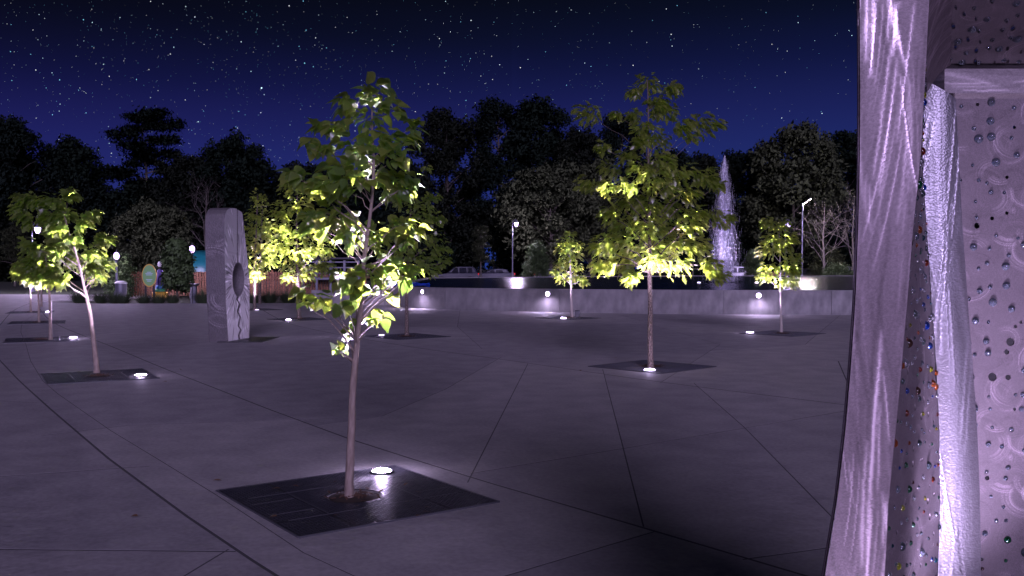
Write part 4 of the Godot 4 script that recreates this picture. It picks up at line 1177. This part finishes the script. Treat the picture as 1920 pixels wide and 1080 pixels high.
	var C7 := [[0.49,3.91,0.10],[-0.02,3.28,0.25],[0.36,3.09,0.28],[0.64,3.26,0.16],[0.11,2.78,0.30],[0.55,2.72,0.23],[0.80,2.75,0.10],[-0.21,2.40,0.29],[0.29,2.28,0.31],[0.67,2.28,0.21],[-0.02,1.90,0.29],[0.48,1.84,0.26],[0.89,2.03,0.14],[0.92,1.78,0.14],[0.10,1.52,0.20],[0.61,1.59,0.18],[-0.52,1.65,0.19]]
	plaza_tree("dim_tree", "dim olive tree behind the right side of the heart-leaved tree, its lamp unlit", Vector3(-2.49, 0, -22.33), T7, C7, {"leaf": M.leaf_maple, "mats": M.maple, "per": 65, "rref": 0.27, "size": 0.14, "r0": 0.05, "bark": M.bark_rough, "depth": 0.9, "seed": 21, "base": 1.4}, g)
	var T8 := [[0.00,-0.02],[-0.02,0.78],[-0.04,1.22],[-0.07,2.00],[-0.09,2.69]]
	var C8 := [[-0.07,2.69,0.16],[-0.21,2.43,0.21],[0.14,2.34,0.19],[-0.28,2.17,0.24],[0.10,2.00,0.23],[-0.12,1.82,0.24],[-0.38,1.65,0.19],[0.14,1.56,0.19],[-0.35,1.30,0.21],[0.05,1.27,0.20],[0.40,1.18,0.15],[-0.56,1.48,0.11]]
	plaza_tree("yellow_tree", "small yellow-leaved tree with a forked pale trunk before the pool wall", Vector3(1.95, 0, -30.81), T8, C8, {"leaf": M.leaf_plain, "mats": M.yellow, "per": 75, "rref": 0.2, "size": 0.14, "r0": 0.05, "bark": M.bark_pale, "depth": 0.45, "seed": 22, "base": 1.15}, g)
	var T9 := [[0.00,-0.03],[-0.02,0.73],[-0.03,1.25],[-0.05,1.91],[-0.08,2.64]]
	var C9 := [[-0.35,2.70,0.15],[-0.02,2.64,0.18],[0.18,2.31,0.19],[-0.21,2.31,0.21],[-0.38,2.04,0.20],[0.05,2.04,0.15],[0.38,1.85,0.13],[-0.27,1.58,0.20],[0.12,1.65,0.18],[0.32,1.52,0.18],[-0.34,1.39,0.16],[-0.01,1.32,0.18],[0.26,1.25,0.15]]
	plaza_tree("tiered_tree", "small tree with tiered leaf clusters left of the steel portal", Vector3(6.67, 0, -23.4), T9, C9, {"leaf": M.leaf_plain, "mats": M.oak, "per": 85, "rref": 0.17, "size": 0.13, "r0": 0.032, "bark": M.bark_pale, "depth": 0.4, "seed": 23, "base": 0.95}, g)
	# fallen leaves on and near the first grates
	var lr := RandomNumberGenerator.new()
	lr.seed = 3
	for k in 26:
		var c := Vector3(-1.13, 0, -6.75) if k < 16 else (Vector3(2.31, 0, -15.57) if k < 21 else Vector3(-6.22, 0, -14.2))
		var far := 0.62 if k < 12 else 1.5
		var sz := lr.randf_range(0.035, 0.07)
		var o := part("fallen_leaf", M.leaf_plain[k % 2], M.dry_leaf, self, Transform3D(Basis.from_euler(Vector3(lr.randf_range(-.2, .2), lr.randf() * TAU, lr.randf_range(-.2, .2))).scaled(Vector3.ONE * sz), c + Vector3(lr.randf_range(-1, 1) * far, 0.02, lr.randf_range(-1, 1) * far)))
		o.set_meta("label", "small dry brown leaf fallen on or beside a lit tree grate"); o.set_meta("category", "leaf"); o.set_meta("group", "fallen leaves round the grates")
	# small dark box at the foot of the yellow tree
	var bx := thing("junction_box", "small black box at the foot of the yellow-leaved tree", "box", Vector3(2.13, 0, -30.9))
	part("body", MB.new().box(Vector3(0, 0.11, 0), Vector3(0.16, 0.2, 0.14), 0.012).mesh(), M.dark_metal, bx)
	part("cap", MB.new().box(Vector3(0, 0.222, 0), Vector3(0.18, 0.02, 0.16), 0.008).mesh(), M.dark_metal, bx)
	# uplights
	uplight("glaring uplight in the nearest grate, behind the heart-leaved tree's trunk", Vector3(-1.04, 0.009, -7.52), Vector3(-0.10, 2.6, 0.58), 135.0, 32.0, 0.078, 150.0)
	uplight("bright uplight at the foot of the oak-leaved tree", Vector3(2.17, 0.009, -14.9), Vector3(0.05, 3.0, 0.55), 160.0, 34.0)
	uplight("bright uplight beside the leaning tree on the left", Vector3(-5.58, 0.009, -14.19), Vector3(-0.95, 2.4, -0.3), 85.0, 36.0)
	uplight("bright uplight in the second grate of the left row", Vector3(-10.06, 0.009, -21.67), Vector3(-0.5, 2.2, 0.5), 95.0, 42.0)
	uplight("small bright uplight in the fourth grate of the left row", Vector3(-16.7, 0.009, -34.04), Vector3(-0.6, 2.5, 0.1), 80.0, 42.0)
	uplight("bright uplight in front of the bushy tree right of the clothespin", Vector3(-6.85, 0.009, -28.98), Vector3(0.1, 3.4, -0.7), 170.0, 36.0)
	uplight("uplight behind the clothespin lighting the slender tree", Vector3(-9.6, 0.009, -35.6), Vector3(-0.2, 3.0, -0.5), 120.0, 42.0, 0.088, 4.0)
	uplight("uplight in the dim tree's grate turned towards the clothespin sculpture", Vector3(-3.1, 0.009, -22.45), Vector3(-2.9, 1.25, 1.0), 13.0, 40.0, 0.075, 6.0)
	uplight("small uplight before the yellow-leaved tree", Vector3(1.63, 0.009, -29.9), Vector3(0.3, 2.2, -0.8), 48.0, 38.0)
	uplight("bright uplight left of the tiered tree by the steel portal", Vector3(5.89, 0.009, -23.4), Vector3(0.75, 2.2, 0.0), 75.0, 36.0)

func clothespin() -> void:
	# face axes: u along the broad face (near left edge to far right edge), v up
	var a := Vector3(-6.23, 0, -20.74)
	var ud := Vector3(0.19, 0, -1.21).normalized()
	var nd := Vector3.UP.cross(ud).normalized()       # towards the left
	if nd.x > 0: nd = -nd
	var t := thing("clothespin_sculpture", "giant brushed steel clothespin sculpture standing on the plaza", "sculpture", a)
	var tex := brushed(21, true, 380)
	var side := brushed_mat(tex, lin(0.7, 0.64, 0.66), 0.6, 0.3, 0.17, 1.6)
	var outer := [[-0.15, 2.45], [-0.145, 2.65], [-0.1, 2.80], [-0.02, 2.89], [0.1, 2.94], [0.3, 2.955], [0.475, 2.95]]
	var zig := [[0.475, 1.0], [0.41, 0.92], [0.55, 0.81], [0.44, 0.65], [0.57, 0.52], [0.47, 0.33], [0.6, 0.23], [0.49, 0.12], [0.52, 0.0]]
	var lp := PackedVector2Array()
	for k in [[0.0, 0.0], [-0.06, 0.5], [-0.1, 0.87], [-0.13, 1.4], [-0.145, 1.9]]: lp.append(Vector2(k[0], k[1]))
	for k in outer: lp.append(Vector2(k[0], k[1]))
	lp.append(Vector2(0.475, 1.66))
	var cut := PackedVector2Array()
	for k in 36: cut.append(Vector2(0.53 + 0.3 * cos(TAU * k / 36), 1.36 + 0.385 * sin(TAU * k / 36)))
	for k in zig: lp.append(Vector2(k[0], k[1]))
	var rp := PackedVector2Array()
	for k in [[1.07, 0.0], [1.1, 0.64], [1.115, 1.19], [1.06, 1.66], [0.95, 2.09], [0.83, 2.6], [0.77, 2.84], [0.71, 2.89], [0.52, 2.93], [0.52, 1.66]]: rp.append(Vector2(k[0], k[1]))
	for k in zig: rp.append(Vector2(k[0] + 0.08, maxf(0.0, k[1] - 0.015)))
	var hr := RandomNumberGenerator.new()
	hr.seed = 5
	for q in [["left_jaw", lp], ["right_jaw", rp]]:
		var poly: PackedVector2Array = q[1]
		var res := Geometry2D.clip_polygons(poly, cut)
		var best: PackedVector2Array = res[0]
		for x in res:
			if x.size() > best.size(): best = x
		var b := MB.new()
		# prism's x -> u, z -> v, y -> through the thickness
		b.xf = Transform3D(Basis(ud, nd, Vector3.UP), Vector3.ZERO)
		b.prism(best, 0.0, 0.44, 0.006)
		var jaw := part(q[0], b.mesh(), side, t)
		# ground face plate with strokes that radiate from the hole
		var f := MB.new()
		f.xf = b.xf
		var inset := Geometry2D.offset_polygon(best, -0.008)
		f.prism(inset[0], -0.004, -0.0005)
		part("face_plate", f.mesh(), M.face if M.has("face") else face_mat(), jaw)
	part("base_plate", MB.new().box(Vector3(0.3, 0.006, -0.6), Vector3(1.0, 0.012, 1.5), 0.004).mesh(), M.dark_metal, t)

# strokes radiating out of the clothespin's hole, in the face's own u,v metres (1 unit = 3 m, origin -0.3)
func face_mat() -> StandardMaterial3D:
	var size := 1024
	var r := RandomNumberGenerator.new()
	r.seed = 23
	var f := PackedFloat32Array()
	f.resize(size * size)
	f.fill(0.5)
	var cx := 0.53
	var cy := 1.36
	for k in 520:
		var a := r.randf() * TAU
		var r0 := r.randf_range(0.2, 1.7)
		var ln := r.randf_range(0.1, 0.4)
		var amp := r.randf_range(-0.6, 0.5)
		var wd := r.randf_range(3.0, 9.0)
		var steps := int(ln * size / 3.1)
		var curl := r.randf_range(-0.25, 0.25) + 0.2
		for i in steps:
			var q := r0 + ln * i / steps
			var aa := a + curl * (q - 0.3) * 0.4
			var px := (cx + cos(aa) * q + 0.3) / 3.1 * size
			var py := size - (cy + sin(aa) * q + 0.05) / 3.1 * size
			var e := sin(PI * i / steps)
			var j := -wd
			while j <= wd:
				var jx := int(px + sin(aa) * j); var jy := int(py + cos(aa) * j)
				if jx >= 0 and jy >= 0 and jx < size and jy < size:
					f[jy * size + jx] += amp * e * (1 - absf(j) / (wd + 0.5))
				j += 1.0
	var im := Image.create(size, size, false, Image.FORMAT_RGBA8)
	var ro := Image.create(size, size, false, Image.FORMAT_RGBA8)
	for y in size:
		for x in size:
			var q := clampf(f[y * size + x] + r.randf_range(-0.02, 0.02), 0, 1)
			im.set_pixel(x, y, Color(q, q, q))
			var al := clampf(0.06 + 0.94 * q, 0, 1)
			ro.set_pixel(x, y, Color(al, al, al))
	var nm: Image = im.duplicate()
	nm.bump_map_to_normal_map(5.0)
	var m := mat(lin(0.97, 0.94, 0.98), 0.5, 0.1)
	m.albedo_texture = ImageTexture.create_from_image(ro)
	m.normal_enabled = true; m.normal_texture = ImageTexture.create_from_image(nm); m.normal_scale = 2.0
	# prism uv of the cap is (u, thickness); use object triplanar instead: the face lies nearly in the y,z plane
	m.uv1_triplanar = true; m.uv1_world_triplanar = false
	m.uv1_scale = Vector3(1.0 / 3.1, 1.0 / 3.1, 1.0 / 3.1)
	m.uv1_offset = Vector3(0, 0.05 / 3.1, -0.3 / 3.1)
	M.face = m
	return m

# ---------------------------------------------------------------- steel portal
const XM := 1.49
func edge(tab: Array, y: float, k: int) -> float:
	# tab rows [y, left, right], falling in y
	for i in tab.size() - 1:
		if y >= tab[i + 1][0] or i == tab.size() - 2:
			var t: float = (y - tab[i][0]) / (tab[i + 1][0] - tab[i][0])
			if y > tab[0][0]: t = 0.0
			var w := lerpf(tab[i][k], tab[i + 1][k], minf(t, 4.5))
			return w
	return 0.0

func patch(f: Callable, ns: int, nt: int) -> MB:
	var b := MB.new()
	for j in nt + 1:
		for i in ns + 1:
			var s := float(i) / ns
			var t := float(j) / nt
			var p: Vector3 = f.call(s, t)
			var du: Vector3 = f.call(s + 0.01, t) - f.call(s - 0.01, t)
			var dv: Vector3 = f.call(s, t + 0.01) - f.call(s, t - 0.01)
			b.vert(p, du.cross(dv).normalized(), Vector2(s, t))
	for j in nt:
		for i in ns:
			var a := j * (ns + 1) + i
			var c := a + ns + 1
			b.ix.append_array([a, c, a + 1, a + 1, c, c + 1])
	return b

# plate with a round opening in every cell; returns [builder, openings (point, normal, radius)]
func perforated(f: Callable, ns: int, nt: int, sd: int, rmin: float, rmax: float, su: float, sv: float) -> Array:
	var r := RandomNumberGenerator.new()
	r.seed = sd
	var b := MB.new()
	var holes := []
	var nrm := func(s, t) -> Vector3:
		var du: Vector3 = f.call(s + 0.01, t) - f.call(s - 0.01, t)
		var dv: Vector3 = f.call(s, t + 0.01) - f.call(s, t - 0.01)
		return du.cross(dv).normalized()
	for j in nt:
		for i in ns:
			var s0 := float(i) / ns
			var t0 := float(j) / nt
			var cw := su / ns
			var ch := sv / nt
			var rad := minf(lerpf(rmin, rmax, pow(r.randf(), 2.2)), minf(cw, ch) * 0.42)
			var cx := r.randf_range(rad * 1.1, cw - rad * 1.1)
			var cy := r.randf_range(rad * 1.1, ch - rad * 1.1)
			var circ := PackedVector2Array()
			for k in 18: circ.append(Vector2(cx + rad * cos(TAU * (k + 0.5) / 18), cy + rad * sin(TAU * (k + 0.5) / 18)))
			for half in [[0.0, cx], [cx, cw]]:
				var pg := PackedVector2Array([Vector2(half[0], 0), Vector2(half[1], 0), Vector2(half[1], ch), Vector2(half[0], ch)])
				for q in Geometry2D.clip_polygons(pg, circ):
					var tr := Geometry2D.triangulate_polygon(q)
					var base := b.v.size()
					for p in q:
						var s: float = s0 + p.x / su
						var t: float = t0 + p.y / sv
						b.vert(f.call(s, t), nrm.call(s, t), Vector2(s, t))
					for k in range(0, tr.size(), 3):
						var A: Vector2 = q[tr[k]]; var B: Vector2 = q[tr[k + 1]]; var C: Vector2 = q[tr[k + 2]]
						if (B - A).cross(C - A) < 0: b.ix.append_array([base + tr[k], base + tr[k + 1], base + tr[k + 2]])
						else: b.ix.append_array([base + tr[k], base + tr[k + 2], base + tr[k + 1]])
			# wall of the opening
			var cs := s0 + cx / su
			var ct := t0 + cy / sv
			var n: Vector3 = nrm.call(cs, ct)
			for k in 18:
				var p0: Vector3 = f.call(s0 + circ[k].x / su, t0 + circ[k].y / sv)
				var p1: Vector3 = f.call(s0 + circ[(k + 1) % 18].x / su, t0 + circ[(k + 1) % 18].y / sv)
				b.quad(p0, p1, p1 - n * 0.006, p0 - n * 0.006)
			holes.append([f.call(cs, ct), n, rad])
	return [b, holes]

func portal() -> void:
	var PF := [[2.314,0.802,0.965],[2.265,0.804,0.963],[2.082,0.807,0.956],[1.897,0.808,0.947],[1.737,0.805,0.932],[1.576,0.800,0.921],[1.427,0.791,0.910],[1.264,0.778,0.896],[1.102,0.760,0.881],[0.926,0.732,0.874]]
	var PB := [[2.199,1.214,1.300],[1.965,1.210,1.317],[1.760,1.223,1.331],[1.555,1.239,1.348],[1.366,1.255,1.364],[1.159,1.268,1.379],[0.952,1.273,1.389],[0.729,1.268,1.395]]
	PF.append([0.0, 0.60, 0.84]); PB.append([0.0, 1.255, 1.40])
	var zf := -2.2
	var zb := -2.8
	var top := 3.05
	var strip := brushed_mat(brushed(31, false, 760), lin(0.55, 0.45, 0.50), 0.6, 0.8, 0.85, 0.38)
	var post_mat := brushed_mat(brushed(37, false, 420), lin(0.72, 0.68, 0.75), 0.42, 0.85, 0.7, 0.9)
	var beam_mat := brushed_mat(brushed(39, false, 420, true), lin(0.56, 0.49, 0.52), 0.58, 0.8, 0.9, 0.5)
	var plate := brushed_mat(brushed(33, true, 420), lin(0.44, 0.37, 0.41), 0.68, 0.8, 1.35, 0.4)
	var t := thing("steel_portal", "tall brushed steel portal sculpture studded with coloured glass marbles, filling the right edge", "sculpture", Vector3(0, 0, 0))
	var marbles := []
	for sd in [1, -1]:
		var mx := func(x: float) -> float: return x if sd > 0 else 2 * XM - x
		var flip := func(fn: Callable) -> Callable:
			return fn if sd > 0 else func(s, tt): return fn.call(1.0 - s, tt)
		# front leg: face, outer return and edge
		var face := func(s, tt) -> Vector3:
			var y: float = tt * top
			return Vector3(mx.call(lerpf(edge(PF, y, 1), edge(PF, y, 2), s)), y, zf - 0.0015 * (s * 2 - 1) * (s * 2 - 1) + 0.0025 * sin(y * 2.3 + s * 2.0))
		part("front_leg", patch(flip.call(face), 6, 48).mesh(), strip, t)
		var ret := func(s, tt) -> Vector3:
			var y: float = tt * top
			return Vector3(mx.call(edge(PF, y, 1) + 0.06 * (1 - s)), y, lerpf(zf - 0.16, zf - 0.012, s))
		part("leg_return", patch(flip.call(ret), 3, 48).mesh(), strip, t)
		# folded lip along the inner edge
		var lip := MB.new()
		var lp := []
		var lr := []
		for k in 40:
			var y := top * k / 39.0
			lp.append(Vector3(mx.call(edge(PF, y, 2)), y, zf - 0.014)); lr.append(0.0055)
		part("inner_edge", lip.tube(lp, lr, 8).mesh(), strip, t)
		var le := MB.new()
		lp = []
		lr = []
		for k in 40:
			var y := top * k / 39.0
			lp.append(Vector3(mx.call(edge(PF, y, 1)), y, zf - 0.013)); lr.append(0.0035)
		part("outer_edge", le.tube(lp, lr, 8).mesh(), strip, t)
		# perforated side panel
		var sidef := func(s, tt) -> Vector3:
			var y: float = tt * lerpf(2.40, 2.17, s)
			return Vector3(mx.call(lerpf(edge(PF, y, 2) - 0.012, edge(PB, y, 1) + 0.004, s)), y, lerpf(zf - 0.02, zb - 0.006, s))
		var pf := perforated(flip.call(sidef), 11, 46, 71, 0.0045, 0.0125, 0.66, 2.3)
		part("side_panel", pf[0].mesh(), plate, t)
		if sd > 0: marbles.append_array(pf[1])
		# back post
		var bp := func(s, tt) -> Vector3:
			var y: float = tt * lerpf(2.20, 2.145, s)
			return Vector3(mx.call(lerpf(edge(PB, y, 1), edge(PB, y, 2), s)), y, zb + 0.009 * sin(s * PI) + 0.004 + 0.003 * sin(y * 5.0 + s * 3.0))
		part("back_post", patch(flip.call(bp), 8, 44).mesh(), post_mat, t)
		# inner flange between front leg and ceiling
		var fl := func(s, tt) -> Vector3:
			var pa := Vector3(mx.call(lerpf(edge(PF, 2.4, 2) - 0.012, 1.218, s)), lerpf(2.39, 2.16, s), lerpf(zf - 0.02, zb + 0.01, s))
			var pb := Vector3(mx.call(lerpf(1.02, 1.305, s)), lerpf(2.472, 2.25, s), lerpf(zf - 0.008, zb - 0.028, s))
			return pa.lerp(pb, tt) + Vector3(0, 0.012 * sin(PI * tt), 0)
		part("corner_flange", patch(flip.call(fl), 6, 12).mesh(), strip, t)
	# back panel
	var bx0 := 1.30
	var backf := func(s, tt) -> Vector3:
		return Vector3(lerpf(bx0, 2 * XM - bx0, s), tt * 2.16, zb - 0.03)
	var bk := perforated(backf, 7, 40, 72, 0.005, 0.0135, 2 * (XM - bx0), 2.16)
	part("back_panel", bk[0].mesh(), plate, t)
	marbles.append_array(bk[1])
	# cross beam with rounded edges
	var bb := MB.new()
	bb.box(Vector3(XM, 2.2, zb - 0.066), Vector3(2 * (XM - 1.255), 0.124, 0.1), 0.026)
	part("cross_beam", bb.mesh(), beam_mat, t)
	# ceiling
	var cf := func(s, tt) -> Vector3:
		var zz := lerpf(zb - 0.03, zf - 0.01, tt)
		var x0 := lerpf(1.30, 1.02, tt)
		return Vector3(lerpf(x0, 2 * XM - x0, s), lerpf(2.252, 2.47, tt), zz)
	var ce := perforated(func(s, tt): return cf.call(1.0 - s, tt), 14, 12, 73, 0.006, 0.0145, 1.0, 0.64)
	part("ceiling_panel", ce[0].mesh(), plate, t)
	marbles.append_array(ce[1])
	# lintel outside the frame
	var li := func(s, tt) -> Vector3:
		return Vector3(lerpf(0.80, 2 * XM - 0.80, s), lerpf(2.47, 3.05, tt), zf + 0.004)
	part("lintel", patch(li, 8, 2).mesh(), strip, t)
	# marbles
	var sp := SphereMesh.new()
	sp.radius = 1.0; sp.height = 2.0; sp.radial_segments = 20; sp.rings = 10
	var gm := []
	for c in [Color(0.55, 0.58, 0.64), Color(0.7, 0.7, 0.74), Color(0.4, 0.46, 0.48), Color(0.55, 0.16, 0.05), Color(0.75, 0.35, 0.04), Color(0.03, 0.30, 0.36), Color(0.05, 0.25, 0.7), Color(0.02, 0.4, 0.22), Color(0.7, 0.72, 0.1), Color(0.3, 0.12, 0.08)]:
		var m := mat(c, 0.04)
		m.refraction_enabled = true; m.refraction_scale = 0.05
		m.albedo_color.a = 0.12
		m.transparency = BaseMaterial3D.TRANSPARENCY_ALPHA
		gm.append(m)
	var r := RandomNumberGenerator.new()
	r.seed = 8
	var n := 0
	var rest := []
	for h in marbles:
		var p: Vector3 = h[0]
		var nn: Vector3 = h[1]
		var roll := r.randf()
		var open := 0.42 if p.y > 2.2 else 0.2
		var pick := r.randi() % 3 if r.randf() < 0.62 else r.randi_range(3, gm.size() - 1)
		if roll < open: continue
		var nf := nn if nn.z > 0 or p.y > 2.2 else -nn
		if p.y > 2.2 and nf.y > 0: nf = -nf
		var xf := Transform3D(Basis.from_scale(Vector3.ONE * h[2] * 1.06), p - nf * h[2] * 0.15)
		if p.y > 0.68 and p.x < 1.75 and n < 300:
			part("marble", sp, gm[pick], t, xf)
			n += 1
		else: rest.append(xf)
	many("low_marbles", sp, gm[0], rest, t)
	# its uplights, below the frame
	uplight("uplight set in the paving inside the steel portal", Vector3(1.13, 0.003, -2.02), Vector3(0.19, 1.15, -0.76), 24.0, 17.0, 0.07, 10.0, "uplights of the steel portal")
	uplight("uplight set in the paving in front of the steel portal", Vector3(1.15, 0.003, -1.2), Vector3(0.1, 1.7, -1.3), 3.4, 50.0, 0.07, 10.0, "uplights of the steel portal")
